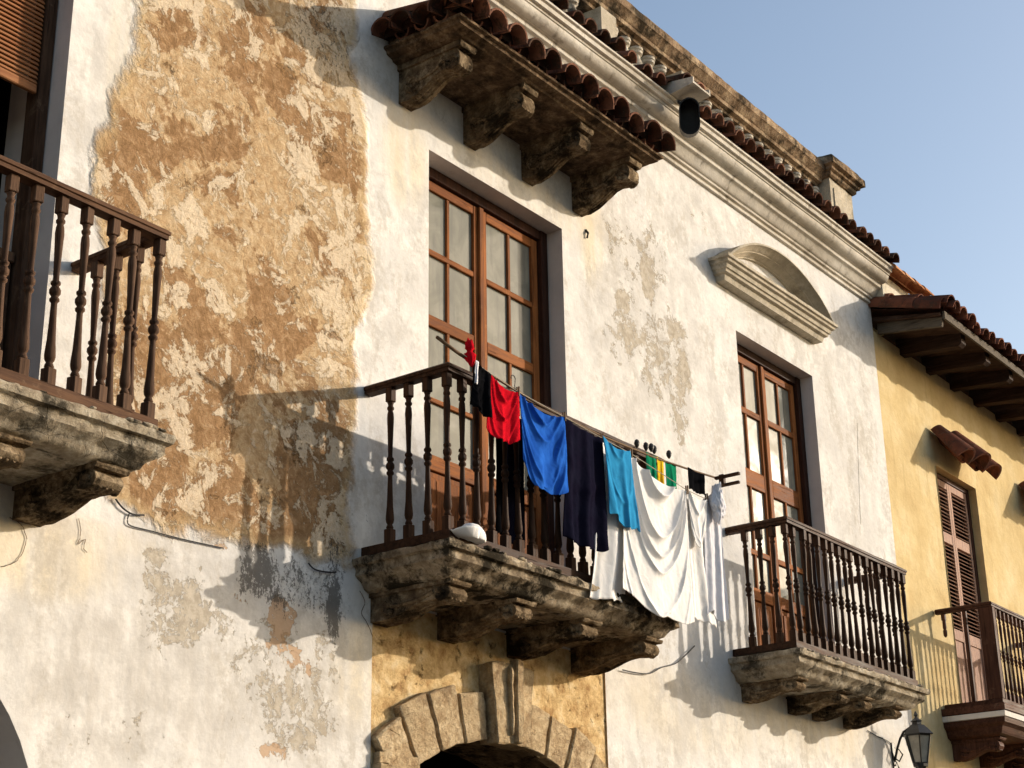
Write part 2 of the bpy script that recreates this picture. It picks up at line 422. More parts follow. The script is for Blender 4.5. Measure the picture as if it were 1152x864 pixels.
def tube(bm, pts, r, seg=8, cap=True):
    pts = [Vector(p) for p in pts]; rings = []
    n = len(pts)
    rr = r if isinstance(r, (list, tuple)) else [r] * n
    for i, p in enumerate(pts):
        d = (pts[min(i + 1, n - 1)] - pts[max(i - 1, 0)]).normalized()
        a = d.cross(Vector((0, 0, 1)))
        if a.length < .1: a = d.cross(Vector((1, 0, 0)))
        a.normalize(); c = d.cross(a)
        rings.append([bm.verts.new(p + (a * math.cos(t) + c * math.sin(t)) * rr[i]) for t in [2 * math.pi * k / seg for k in range(seg)]])
    for i in range(n - 1):
        for k in range(seg):
            bm.faces.new((rings[i][k], rings[i][(k + 1) % seg], rings[i + 1][(k + 1) % seg], rings[i + 1][k]))
    if cap:
        bm.faces.new(rings[0]); bm.faces.new(rings[-1][::-1])
def lathe(bm, prof, c=(0, 0, 0), seg=12):
    c = Vector(c); rings = []
    for r, z in prof:
        rings.append([bm.verts.new(c + Vector((r * math.cos(2 * math.pi * k / seg), r * math.sin(2 * math.pi * k / seg), z))) for k in range(seg)])
    for i in range(len(rings) - 1):
        for k in range(seg):
            bm.faces.new((rings[i][k], rings[i][(k + 1) % seg], rings[i + 1][(k + 1) % seg], rings[i + 1][k]))
    bm.faces.new(rings[0]); bm.faces.new(rings[-1][::-1])
def prism_x(bm, prof, x0, x1, nx=1):
    """polygon in (y,z) run along x"""
    rows = []
    for i in range(nx + 1):
        x = x0 + (x1 - x0) * i / nx
        rows.append([bm.verts.new((x, y, z)) for y, z in prof])
    n = len(prof)
    for i in range(nx):
        for k in range(n):
            bm.faces.new((rows[i][k], rows[i][(k + 1) % n], rows[i + 1][(k + 1) % n], rows[i + 1][k]))
    bm.faces.new(rows[0]); bm.faces.new(rows[-1][::-1])
def mitred(bm, prof, x0, x1, P, L=.05, sides=(1, 1)):
    """moulding wrapped round a box that juts P out of the wall (y=0). prof: (inset, z)"""
    nF = max(2, int((x1 - x0) / L)); nS = max(2, int(P / L))
    rings = []
    for o, z in prof:
        xa = x0 + (o if sides[0] else 0); xb = x1 - (o if sides[1] else 0); d = P - o; pts = []
        for i in range(nS): pts.append((xa, .02 - (d + .02) * i / nS, z))
        for i in range(nF): pts.append((xa + (xb - xa) * i / nF, -d, z))
        for i in range(nS + 1): pts.append((xb, -d + (d + .02) * i / nS, z))
        rings.append([bm.verts.new(p) for p in pts])
    n = len(rings[0])
    for i in range(len(rings) - 1):
        for k in range(n - 1):
            bm.faces.new((rings[i][k], rings[i][k + 1], rings[i + 1][k + 1], rings[i + 1][k]))
    bm.faces.new(rings[0]); bm.faces.new(rings[-1][::-1])
    bm.faces.new([r[0] for r in rings] + [r[-1] for r in rings[::-1]])

def sd_poly(P, poly):
    """signed distance, positive inside"""
    poly = np.array(poly); d = np.full(len(P), 1e9); ins = np.zeros(len(P), bool)
    j = len(poly) - 1
    for i in range(len(poly)):
        a = poly[i]; b = poly[j]; e = b - a; wv = P - a
        t = np.clip((wv @ e) / (e @ e), 0, 1)
        d = np.minimum(d, np.linalg.norm(wv - t[:, None] * e, axis=1))
        c = ((a[1] > P[:, 1]) != (b[1] > P[:, 1]))
        xx = (b[0] - a[0]) * (P[:, 1] - a[1]) / (b[1] - a[1] + 1e-12) + a[0]
        ins ^= c & (P[:, 0] < xx)
        j = i
    return np.where(ins, d, -d)
def blob_field(P, blobs):
    out = np.zeros(len(P))
    for (px, py, rx, ry, v) in blobs:
        c = wp(px, py); cx = wp(px + rx, py); cz = wp(px, py + ry)
        ax = math.hypot(cx[0] - c[0], cx[1] - c[1]); azz = abs(cz[1] - c[1])
        ax = abs(cx[0] - c[0])
        q = ((P[:, 0] - c[0]) / ax) ** 2 + ((P[:, 1] - c[1]) / azz) ** 2
        out = np.maximum(out, v * np.clip(1.25 - q * .75, 0, 1))
    return out
def add_attr(me, name, vals):
    a = me.attributes.new(name, 'FLOAT', 'POINT'); a.data.foreach_set('value', np.asarray(vals, np.float32))

# ------------------------------------------------------------------ ground
bm = bmesh.new(); box(bm, -400, 400, -400, 400, -.5, 0)
g = single('ground', bm, M['ground'], 'x', 'x'); del g['label']; del g['category']; g['kind'] = 'structure'
bm = bmesh.new(); box(bm, -60, 60, -1.6, .0, .004, .14, .01)
g = single('pavement', bm, M['ground'], 'x', 'x'); del g['label']; del g['category']; g['kind'] = 'structure'

# ================================================================== WHITE HOUSE
HX = 15.47
house = thing('white_house', 'long whitewashed colonial house with a peeling ochre patch, stone balconies and a tiled cornice', 'house', (8.7, 0, 0))
W1 = (7.97, 9.61, 4.05, 7.30); W2 = (12.37, 13.88, 4.05, 7.33); W0 = (3.1, 4.85, 4.05, 7.45)
ARC_L = (4.05, 2.3, 1.02)
PANEL = (7.44, 10.0, -.1, 3.95)
holes = [W1, W2, W0, PANEL, (3.03, 5.07, -.1, 3.32)]
def build_wall():
    X0, X1, Z0, Z1 = 1.5, HX, 0.0, 9.05
    st = .055
    xs = set(np.round(np.arange(X0, X1, st), 4)) | {X1}; zs = set(np.round(np.arange(Z0, Z1, st), 4)) | {Z1}
    for h in holes:
        for v in h[:2]: xs = {q for q in xs if abs(q - v) > .02 or q in (X0, X1)} | {v}
        for v in h[2:]:
            if v > 0: zs = {q for q in zs if abs(q - v) > .02 or q in (Z0, Z1)} | {v}
    xs = sorted(xs); zs = sorted(zs)
    bm = bmesh.new(); vm = {}
    def V(i, k):
        if (i, k) not in vm: vm[(i, k)] = bm.verts.new((xs[i], 0, zs[k]))
        return vm[(i, k)]
    def inh(x, z): return any(h[0] < x < h[1] and h[2] < z < h[3] for h in holes)
    for i in range(len(xs) - 1):
        for k in range(len(zs) - 1):
            if inh((xs[i] + xs[i + 1]) / 2, (zs[k] + zs[k + 1]) / 2): continue
            bm.faces.new((V(i, k), V(i + 1, k), V(i + 1, k + 1), V(i, k + 1)))
    # spandrels of the ground-floor arch at left
    cx, cz, r = ARC_L; x0, x1, zt = 3.03, 5.07, 3.32
    N = 24; arc = [(cx + r * math.cos(math.pi * k / N), cz + r * math.sin(math.pi * k / N)) for k in range(N + 1)]
    def outer(p):
        dx, dz = p[0] - cx, p[1] - cz
        t = min((x1 - cx) / abs(dx) if abs(dx) > 1e-6 else 1e9, (zt - cz) / dz if dz > 1e-6 else 1e9)
        return (cx + dx * t, cz + dz * t)
    ang = [math.atan2(zt - cz, x1 - cx), math.pi - math.atan2(zt - cz, x1 - cx)]
    th = sorted([math.pi * k / N for k in range(N + 1)] + ang)
    a_ = [bm.verts.new((cx + r * math.cos(t), 0, cz + r * math.sin(t))) for t in th]
    o_ = [bm.verts.new((lambda q: (q[0], 0, q[1]))(outer((cx + math.cos(t), cz + math.sin(t) + 1e-9)))) for t in th]
    for k in range(len(th) - 1):
        bm.faces.new((a_[k], o_[k], o_[k + 1], a_[k + 1]))
    # jambs under the springing
    for sx, xo in ((cx - r, x0), (cx + r, x1)):
        p = [bm.verts.new(q) for q in ((sx, 0, 0), (xo, 0, 0), (xo, 0, cz), (sx, 0, cz))]
        bm.faces.new(p)
    bm.normal_update()
    me = bpy.data.meshes.new('wall')
    for f in bm.faces:
        if f.normal.y > 0: f.normal_flip()
    P = np.array([(v.co.x, v.co.z) for v in bm.verts])
    bmesh.ops.translate(bm, verts=bm.verts, vec=-ORG[0])
    bm.to_mesh(me); bm.free()
    pts = [(156, -60), (152, 0), (150, 45), (141, 80), (126, 110), (122, 142), (108, 170), (101, 200), (102, 235), (112, 262), (118, 300),
           (118, 420), (112, 520), (120, 560), (150, 580), (190, 594), (235, 604), (262, 607), (300, 614), (346, 628), (396, 634),
           (403, 615), (390, 585), (388, 560), (398, 535), (401, 480), (399, 440), (396, 400), (401, 372), (413, 330), (417, 290),
           (415, 240), (410, 190), (414, 140), (402, 100), (396, 60), (402, 20), (396, -60)]
    add_attr(me, 'ochre', sd_poly(P, [wp(*q) for q in pts]))
    taupe = [(175, 645, 22, 36, .62), (205, 690, 42, 48, .64), (180, 700, 30, 60, .5), (240, 700, 30, 30, .5), (300, 745, 45, 70, .5), (330, 800, 55, 60, .56),
             (365, 770, 25, 90, .5), (290, 790, 40, 50, .42), (215, 640, 50, 30, .35), (120, 820, 90, 50, .34),
             (690, 262, 14, 35, .5), (708, 300, 14, 55, .48), (728, 310, 9, 34, .75), (733, 290, 22, 50, .5), (700, 338, 9, 16, .8), (705, 370, 16, 40, .62), (695, 385, 26, 28, .5),
             (735, 400, 22, 65, .55), (757, 400, 20, 70, .55), (768, 420, 12, 30, .7), (765, 470, 14, 35, .6), (715, 240, 20, 30, .38), (790, 250, 18, 22, .4), (760, 372, 14, 20, .62),
             (320, 80, 10, 10, .4), (930, 300, 60, 20, .2), (860, 460, 1, 1, 0), (145, 60, 1, 1, 0)]
    add_attr(me, 'taupe', blob_field(P, taupe))
    add_attr(me, 'orange', blob_field(P, [(316, 695, 20, 26, .72), (322, 735, 24, 26, .55), (345, 752, 10, 14, .6), (268, 672, 16, 10, .5), (250, 612, 12, 6, .6), (310, 845, 26, 16, .5)]))
    add_attr(me, 'chip', blob_field(P, [(287, 362, 7, 12, .75), (292, 405, 12, 14, .7), (310, 415, 8, 14, .8), (281, 420, 6, 12, .7), (376, 378, 12, 8, .75), (330, 332, 12, 12, .55), (322, 80, 14, 9, .75), (370, 170, 14, 30, .5), (190, 75, 14, 10, .5), (340, 235, 16, 9, .55), (300, 300, 8, 30, .45), (240, 560, 10, 6, .6), (185, 575, 16, 5, .6), (330, 500, 14, 40, .5), (300, 560, 30, 30, .42), (200, 200, 30, 20, .4), (235, 150, 26, 30, .4), (398, 150, 6, 40, .5), (250, 480, 24, 20, .38)]))
    add_attr(me, 'grime', blob_field(P, [(150, 770, 160, 110, .62), (60, 700, 80, 60, .45), (330, 780, 90, 90, .6), (215, 660, 90, 70, .5), (730, 380, 70, 150, .42), (690, 240, 30, 60, .45), (900, 430, 60, 90, .3), (780, 230, 80, 60, .3), (110, 90, 30, 90, .35), (740, 800, 60, 60, .4), (450, 300, 30, 120, .25), (960, 520, 30, 120, .3)]))
    mil_shade = [(292, 640, 24, 34, .78), (278, 655, 14, 18, .7), (310, 672, 14, 12, .8), (376, 685, 9, 45, .85), (376, 650, 12, 60, .6), (330, 645, 12, 24, .6), (352, 665, 44, 34, .5), (180, 700, 40, 60, .22), (725, 330, 40, 100, .26),
           (318, 690, 12, 10, .5), (362, 40, 36, 48, .45), (395, 760, 8, 70, .25), (765, 420, 10, 26, .34), (380, 590, 30, 70, .30), (355, 560, 90, 60, .26)]  # blob nearest the wall top is the canopy's cast shadow, painted dark
    add_attr(me, 'mildew_shade', blob_field(P, mil_shade))
    add_attr(me, 'tint', blob_field(P, [(40, 620, 90, 50, .8), (455, 175, 26, 60, .75), (600, 215, 90, 40, .45), (664, 260, 14, 60, .8), (400, 760, 25, 60, .6), (780, 800, 90, 50, .5),
                                       (930, 820, 90, 40, .55), (120, 90, 1, 1, 0), (135, 40, 14, 160, .5), (420, 480, 1, 1, 0), (740, 130, 60, 40, .3), (100, 600, 80, 20, .5)]))
    me.materials.append(M['facade'])
    o = bpy.data.objects.new('wall', me); COL.objects.link(o); o.parent = house
    return o
build_wall()
# masonry behind the plaster skin: reveals, sides, back
TH = .5
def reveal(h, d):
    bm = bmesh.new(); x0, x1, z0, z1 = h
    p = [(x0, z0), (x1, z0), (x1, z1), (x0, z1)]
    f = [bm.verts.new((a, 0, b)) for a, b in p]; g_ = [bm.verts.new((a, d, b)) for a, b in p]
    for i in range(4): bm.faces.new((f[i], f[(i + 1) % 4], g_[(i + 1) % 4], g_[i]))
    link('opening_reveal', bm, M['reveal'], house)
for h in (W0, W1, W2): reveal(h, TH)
cx, cz, r = ARC_L
arc = [(cx - r, 0)] + [(cx - r * math.cos(math.pi * k / 24), cz + r * math.sin(math.pi * k / 24)) for k in range(25)] + [(cx + r, 0)]
bm = bmesh.new()
f = [bm.verts.new((a, 0, b)) for a, b in arc]; g_ = [bm.verts.new((a, TH, b)) for a, b in arc]
for i in range(len(arc) - 1): bm.faces.new((f[i], f[i + 1], g_[i + 1], g_[i]))
link('opening_reveal', bm, M['reveal'], house)
bm = bmesh.new()
for q in (((1.5, 0, 0), (1.5, 6, 0), (1.5, 6, 9.05), (1.5, 0, 9.05)), ((HX, 0, 0), (HX, 6, 0), (HX, 6, 9.05), (HX, 0, 9.05)),
          ((1.5, 6, 0), (HX, 6, 0), (HX, 6, 9.05), (1.5, 6, 9.05)), ((1.5, 0, 9.05), (HX, 0, 9.05), (HX, 6, 9.05), (1.5, 6, 9.05))):
    bm.faces.new([bm.verts.new(p) for p in q])
link('side_wall', bm, M['cream'], house)
# dark rooms behind
bm = bmesh.new(); box(bm, 2.2, 5.6, .5, 3.2, 3.9, 7.9); box(bm, 2.6, 5.4, .5, 3, .0, 3.7); box(bm, 7.4, 10.0, .55, 3, .0, 3.6)
for f in bm.faces[:]:
    if abs(f.calc_center_median().y - .5) < .01 or abs(f.calc_center_median().y - .55) < .01: bm.faces.remove(f)
link('room_interior', bm, M['dark'], house)

# --- ochre arch panel with voussoirs
A0, A1 = 7.84, 9.60; AM = (A0 + A1) / 2; SP = 2.98; APX = 3.215
hR = ((A1 - A0) ** 2 / 4 + (APX - SP) ** 2) / (2 * (APX - SP)); AC = APX - hR
def arcpt(R_, x): return AC + math.sqrt(max(0, R_ * R_ - (x - AM) ** 2))
PY = .012
bm = bmesh.new(); N = 40
xs = [A0 + (A1 - A0) * k / N for k in range(N + 1)]
def quad(bm, *p): return bm.faces.new([bm.verts.new(q) for q in p])
for a, b in zip(xs[:-1], xs[1:]):
    quad(bm, (a, PY, arcpt(hR, a)), (b, PY, arcpt(hR, b)), (b, PY, PANEL[3]), (a, PY, PANEL[3]))
for x0, x1 in ((PANEL[0], A0), (A1, PANEL[1])): quad(bm, (x0, PY, 0), (x1, PY, 0), (x1, PY, PANEL[3]), (x0, PY, PANEL[3]))
for x in PANEL[:2]: quad(bm, (x, 0, 0), (x, PY, 0), (x, PY, PANEL[3]), (x, 0, PANEL[3]))
quad(bm, (PANEL[0], 0, PANEL[3]), (PANEL[1], 0, PANEL[3]), (PANEL[1], PY, PANEL[3]), (PANEL[0], PY, PANEL[3]))
panel = link('arch_panel', bm, M['ochre'], house)
bm = bmesh.new(); sp_ = [(A0, 0)] + [(a, arcpt(hR, a)) for a in xs] + [(A1, 0)]
f_ = [bm.verts.new((a, PY + .001, b)) for a, b in sp_]; g_ = [bm.verts.new((a, .55, b)) for a, b in sp_]
for k in range(len(sp_) - 1): bm.faces.new((f_[k], f_[k + 1], g_[k + 1], g_[k]))
link('arch_soffit', bm, M['corbel'], panel)
half = math.asin((A1 - A0) / 2 / hR)
def vouss(t0, t1, r0, r1, y0, y1):
    bm = bmesh.new(); n = 5; prof = []
    for k in range(n + 1):
        t = t0 + (t1 - t0) * k / n; prof.append((AM + r0 * math.sin(t), AC + r0 * math.cos(t)))
    for k in range(n + 1):
        t = t1 + (t0 - t1) * k / n; prof.append((AM + r1 * math.sin(t), AC + r1 * math.cos(t)))
    f = [bm.verts.new((x, y0, z)) for x, z in prof]; g_ = [bm.verts.new((x, y1, z)) for x, z in prof]
    bm.faces.new(f); bm.faces.new(g_[::-1])
    for k in range(len(prof)): bm.faces.new((f[k], f[(k + 1) % len(f)], g_[(k + 1) % len(f)], g_[k]))
    bmesh.ops.recalc_face_normals(bm, faces=bm.faces)
    bmesh.ops.bevel(bm, geom=[e for e in bm.edges if e.calc_length() > .1 or 1], offset=.008, segments=1, affect='EDGES')
    refine(bm, .05); rough(bm, .010, 9)
    return bm
TL = math.asin((AM - 7.47) / (hR + .25))
edges = [-TL + 2 * TL * q for q in (0, .105, .21, .315, .42, .585, .69, .79, .895, 1)]
for k in range(9):
    t0, t1 = edges[k] + .006, edges[k + 1] - .006
    key = k == 4
    r1 = hR + (.50 if key else random.uniform(.30, .42)); r0 = hR - (.03 if key else .004)
    if k in (0, 8): r1 = hR + .32
    o = link('keystone' if key else 'voussoir', vouss(t0, t1, r0, r1, PY - (.13 if key else .06 + random.uniform(0, .012)), PY + .03), M['voussoir'], panel, smooth=True, autos=35)
bm = bmesh.new(); t = (edges[4] + edges[5]) / 2 + .0
join(bm, vouss(t - .005, t + .032, hR - .02, hR + .53, PY - .165, PY - .10))
join(bm, vouss(t - .03, t - .016, hR + .03, hR + .47, PY - .155, PY - .10))
link('keystone_ridge', bm, M['voussoir'], panel, smooth=True, autos=35)
for x0, x1 in ((7.46, A0 + .012), (A1 - .012, 9.985)):
    bm = bmesh.new()
    box(bm, x0, x1, PY - .08, PY + .02, 2.86, 2.95); box(bm, x0 + .01, x1 - .01, PY - .06, PY + .02, 2.955, 3.02); box(bm, x0 + .02, x1 - .02, PY - .04, PY + .02, 0, 2.855)
    refine(bm, .06); rough(bm, .007, 9)
    link('impost', bm, M['voussoir'], panel, smooth=True, autos=35)

# --- doors in the openings
def leafwindow(parent_name, W, y, label, rows, panel_top, dark_jamb=.0, blockrail=False):
    """full-height glazed double door in opening W; rows = list of (z0,z1,thick) glazing bars"""
    x0, x1, z0, z1 = W
    bm = bmesh.new()
    t = .075
    box(bm, x0 + .004, x0 + t, y - .01, y + .12, z0, z1 - .003, .004); box(bm, x1 - t * 1.15, x1 - .004, y - .03, y + .12, z0, z1 - .003, .004)
    box(bm, x0 + t + .002, x1 - t * 1.15 - .002, y - .02, y + .12, z1 - .085, z1 - .004, .004)
    fr = link('french_window', bm, M['jamb'], house)
    fr['label'] = label
    xm = (x0 + x1) / 2
    for s in (0, 1):
        a, b = (x0 + t + .004, xm - .003) if s == 0 else (xm + .003, x1 - t * 1.15 - .004)
        bm = bmesh.new(); yl = y + .01; st = .075; zt = z1 - .09
        box(bm, a, a + st, yl, yl + .045, z0 + .02, zt, .004); box(bm, b - st, b, yl, yl + .045, z0 + .02, zt, .004)
        if s == 0: box(bm, b - .03, b + .025, yl - .022, yl - .001, z0 + .02, zt, .006)   # meeting bead
        xa, xb = a + st + .001, b - st - .001; xc = (xa + xb) / 2
        lf = link('door_leaf', bm, M['frame'], fr)
        for zc, th in [(zt - .0375, .075)] + rows + [(panel_top - .055, .11), (z0 + .09, .14)]:
            bm = bmesh.new(); box(bm, xa, xb, yl + .002, yl + .043, zc - th / 2, zc + th / 2, .004)
            link('glazing_rail', bm, M['frame_x'], fr)
        bm = bmesh.new(); box(bm, xc - .016, xc + .016, yl + .006, yl + .038, panel_top + .001, zt - .076, .004)
        link('muntin', bm, M['frame'], fr)
        bm = bmesh.new(); zz0, zz1 = z0 + .17, panel_top - .12
        box(bm, xa + .001, xb - .001, yl + .02, yl + .036, zz0, zz1)
        box(bm, xa + .03, xb - .03, yl + .006, yl + .021, zz0 + .04, zz1 - .04, .008)
        for q in range(1, 4):
            xx = xa + .03 + (xb - xa - .06) * q / 4
            box(bm, xx - .004, xx + .004, yl + .002, yl + .0075, zz0 + .06, zz1 - .06)
        link('lower_panel', bm, M['frame'], fr)
        bm = bmesh.new(); box(bm, xa, xb, yl + .024, yl + .030, panel_top, zt - .07)
        link('pane', bm, M['glass'], fr)
    return fr
leafwindow('w1', W1, .17, 'tall glazed double door behind the laundry balcony', [(6.64, .045), (6.11, .085), (5.52, .035)], 5.12)
leafwindow('w2', W2, .16, 'tall glazed double door behind the farther balcony', [(6.70, .06), (6.05, .17), (5.35, .05)], 5.02)
# left door: open, roller blind
bm = bmesh.new()
box(bm, W0[1] - .075, W0[1] - .004, .13, .24, 4.1, 7.44, .004); box(bm, W0[0] + .004, W0[0] + .075, .13, .24, 4.1, 7.44, .004)
box(bm, W0[0] + .08, W0[1] - .08, .14, .24, 7.36, 7.445, .004)
dr = link('balcony_doorway', bm, M['wood_worn'], house); dr['label'] = 'dark open doorway with a half lowered slatted wooden blind'
bm = bmesh.new()
z = 6.36
box(bm, W0[0] + .08, W0[1] - .085, .135, .165, z - .05, z + .005, .006)
while z < 7.35:
    b2 = bmesh.new(); box(b2, W0[0] + .08, W0[1] - .085, -.016, .016, -.0035, .0035)
    bmesh.ops.rotate(b2, verts=b2.verts, cent=(0, 0, 0), matrix=Matrix.Rotation(R(58), 3, 'X'))
    bmesh.ops.translate(b2, verts=b2.verts, vec=(0, .15, z + .025)); join(bm, b2); z += .0285
link('roller_blind', bm, M['blind'], dr)
bm = bmesh.new(); box(bm, 3.2, 4.76, .20, .24, 4.1, 5.30, .004); box(bm, 3.3, 4.70, .185, .199, 4.3, 5.18, .01); box(bm, 3.2, 4.765, .18, .25, 5.30, 5.36, .006)
link('lower_door_leaf', bm, M['wood_worn'], dr)
bm = bmesh.new(); box(bm, 4.50, 4.56, .42, .47, 4.1, 7.3, .004); box(bm, 4.30, 4.33, .6, .9, 4.1, 7.3, .004)
link('inner_door_edge', bm, M['jamb'], dr)

# --- balconies
def baluster_mesh(h, r=.027, sq=.027):
    bm = bmesh.new()
    s = r / .027
    prof = [(.012, .088), (.020, .090), (.024, .100), (.019, .112), (.016, .120), (.023, .130), (.027, .150), (.026, .175), (.021, .23), (.0165, .36), (.0150, .425),
            (.016, .432), (.024, .440), (.024, .452), (.016, .460), (.020, .468), (.0275, .480), (.0275, .500), (.020, .512), (.016, .520), (.024, .528), (.024, .540), (.016, .548),
            (.0145, .56), (.016, .62), (.020, .74), (.0225, .80), (.020, .835), (.015, .852), (.022, .860), (.023, .872), (.016, .882), (.018, .895), (.022, .905), (.012, .91)]
    lathe(bm, [(a * s, b * h) for a, b in prof], seg=10)
    for f in bm.faces: f.smooth = True
    box(bm, -sq, sq, -sq, sq, 0, .089 * h, .004); box(bm, -sq * .92, sq * .92, -sq * .92, sq * .92, .909 * h, h, .004)
    return bm
def rail_prof(w_, h_):
    return [(-w_ / 2, 0), (w_ / 2, 0), (w_ / 2, h_ * .35), (w_ / 2 + .008, h_ * .42), (w_ / 2 + .008, h_ * .7), (w_ / 2 - .01, h_ * .95), (0, h_ * 1.05), (-w_ / 2 + .01, h_ * .95), (-w_ / 2 - .008, h_ * .7), (-w_ / 2 - .008, h_ * .42), (-w_ / 2, h_ * .35)]
def rail_run(bm, prof, path):
    """mitred sweep of (offset, z) profile along an xy path"""
    n = len(path); rings = []
    pts = []
    for i in range(n - 1):
        a, b = Vector(path[i]), Vector(path[i + 1]); k = max(1, int((b - a).length / .12))
        for q in range(k): pts.append((a.lerp(b, q / k), i, q == 0))
    pts.append((Vector(path[-1]), n - 2, True))
    for j, (p, i, c) in enumerate(pts):
        d1 = (Vector(path[i + 1]) - Vector(path[i])).normalized()
        if c and 0 < j < len(pts) - 1:
            d0 = (Vector(path[i]) - Vector(path[i - 1])).normalized()
        else: d0 = d1
        n0 = Vector((-d0.y, d0.x)); n1 = Vector((-d1.y, d1.x)); nn = (n0 + n1); nn = nn / (nn.length_squared / 2) if nn.length > 0 else n1
        rings.append([bm.verts.new((p.x + nn.x * o, p.y + nn.y * o, z + .003 * noise.noise(Vector((p.x * 1.5, p.y * 1.5, 7))))) for o, z in prof])
    m_ = len(prof)
    for a, b in zip(rings[:-1], rings[1:]):
        for k in range(m_): bm.faces.new((a[k], a[(k + 1) % m_], b[(k + 1) % m_], b[k]))
    bm.faces.new(rings[0][::-1]); bm.faces.new(rings[-1])

def corbel(x0, x1, P, zt, zb, style=0):
    bm = bmesh.new(); H = zt - zb
    cap = .16 * H
    prof = [(0.02, zt), (-P, zt), (-P, zt - cap * .55), (-P + .015, zt - cap * .6), (-P + .02, zt - cap)]
    S = [(-P + .035, zt - cap * 1.05), (-P + .012, zt - .30 * H), (-P + .005, zt - .45 * H), (-P + .022, zt - .60 * H), (-P + .06, zt - .64 * H), (-P * .82, zt - .62 * H), (-P * .72, zt - .59 * H),
         (-P * .62, zt - .62 * H), (-P * .52, zt - .71 * H), (-P * .42, zt - .83 * H), (-P * .30, zt - .94 * H), (-P * .15, zt - 1.0 * H), (-.04, zb + .004), (0.02, zb)]
    prism_x(bm, prof + S, x0, x1, 3)
    b2 = bmesh.new(); prism_x(b2, [(0.02, zt - .002), (-P - .015, zt - .002), (-P - .015, zt - cap * .5), (-P - .003, zt - cap * .95), (.02, zt - cap * .95)], x0 - .018, x1 + .018, 3); join(bm, b2)
    # scroll eyes and a leaf rib on each cheek
    for xs_, d in ((x0, -1), (x1, 1)):
        for cy, cz_, rr in ((-P + .075, zt - .46 * H, .19 * H), (-P * .24, zt - .62 * H, .24 * H)):
            pts = []
            for k in range(26):
                t = k / 25; a = 2.2 * 2 * math.pi * t * d + 1.2
                pts.append((xs_ + d * .004, cy + rr * (1 - t * .8) * math.cos(a), cz_ + rr * (1 - t * .8) * math.sin(a)))
            tube(bm, pts, [.016 * (1 - .5 * k / 25) for k in range(26)], 6)
        pts = [(xs_ + d * .004, -P + .13 + (P * .52) * k / 10, zt - H * (.34 + .22 * (k / 10) + .10 * math.sin(k / 10 * math.pi))) for k in range(11)]
        tube(bm, pts, .014, 6)
    # ribs underneath
    for q in (.28, .5, .72):
        xx = x0 + (x1 - x0) * q
        tube(bm, [(xx, y, z - .001) for y, z in S[3:-1]], .009, 6)
    bmesh.ops.recalc_face_normals(bm, faces=bm.faces)
    refine(bm, .045); rough(bm, .0045, 14, lock=lambda c: c.y > -.01)
    return bm

BAL = {}
def balcony(label, x0, x1, P, ztop, ztoprail, side_n, front_n, corbels, czb, wood, woodx, slabm, inset=.12):
    prof = [(.10, ztop), (.035, ztop - .004), (.004, ztop - .010), (0, ztop - .03), (.006, ztop - .055), (.034, ztop - .062), (.040, ztop - .085), (.036, ztop - .11), (.055, ztop - .125), (.085, ztop - .14), (.105, ztop - .165), (.115, ztop - .185), (.15, ztop - .20), (.2, ztop - .205)]
    bm = bmesh.new(); mitred(bm, prof, x0, x1, P, .035)
    bmesh.ops.recalc_face_normals(bm, faces=bm.faces)
    rough(bm, .008, 7, lock=lambda c: c.y > -.005); rough(bm, .006, 24, lock=lambda c: c.y > -.005)
    # crumbled bits of mortar on the ledge
    for q in range(int((x1 - x0) * 9)):
        xx = random.uniform(x0 + .05, x1 - .05); yy = -P + random.uniform(.015, .06); s = random.uniform(.008, .026)
        b2 = bmesh.new(); bmesh.ops.create_icosphere(b2, subdivisions=1, radius=s)
        for v in b2.verts: v.co = Vector((v.co.x * random.uniform(1, 2.2), v.co.y, v.co.z * .7))
        join(bm, b2, Matrix.Translation((xx, yy, ztop + s * .2)))
    slab = link('balcony', bm, slabm, house, smooth=True, autos=50); slab['label'] = label
    for c0, c1 in corbels:
        link('corbel', corbel(c0, c1, P - .14, ztop - .20, czb), M['corbel'], slab, smooth=True, autos=40)
    # rails
    rx0, rx1, ry = x0 + .12, x1 - inset, -(P - .11)
    path = [(rx0, -.005), (rx0, ry), (rx1, ry), (rx1, -.005)]
    zb = ztop + .018; bh = .055; th = .062
    bm = bmesh.new(); rail_run(bm, [(-.038, zb), (.038, zb), (.038, zb + bh), (-.038, zb + bh)], path)
    link('bottom_rail', bm, woodx, slab)
    for xx, yy in ((rx0, -.06), (rx0, ry * .5)): pass
    bm = bmesh.new(); rail_run(bm, [(o, z + ztoprail - th) for o, z in rail_prof(.07, th)], path)
    rough(bm, .002, 12)
    link('handrail', bm, woodx, slab, smooth=True, autos=40)
    h = ztoprail - th - zb - bh
    pos = []
    for k in range(side_n):
        yy = ry + (abs(ry) - .05) * k / side_n
        pos.append((rx0, yy)); pos.append((rx1, yy))
    for k in range(1, front_n): pos.append((rx0 + (rx1 - rx0) * k / front_n, ry))
    key = (round(h, 3), wood.name)
    first = None
    for i, (a, c) in enumerate(pos):
        if first is None:
            sv = ORG[0]; ORG[0] = Vector((0, 0, 0))
            first = link('baluster', baluster_mesh(h), wood, slab); ORG[0] = sv
            o = first
        else:
            o = first.copy(); COL.objects.link(o); o.parent = slab
        o.location = Vector((a, c, zb + bh)) - ORG[0]
        o.rotation_euler = (random.uniform(-.013, .013), random.uniform(-.013, .013), random.uniform(-.15, .15))
    return slab
balcony('central stone balcony with dark turned balusters, hung with laundry', 7.24, 9.90, .77, 4.17, 5.315, 4, 17, [(7.42, 7.59), (8.08, 8.25), (8.82, 8.99), (9.58, 9.76)], 3.79, M['wood_dark'], M['wood_rail'], M['slab'])
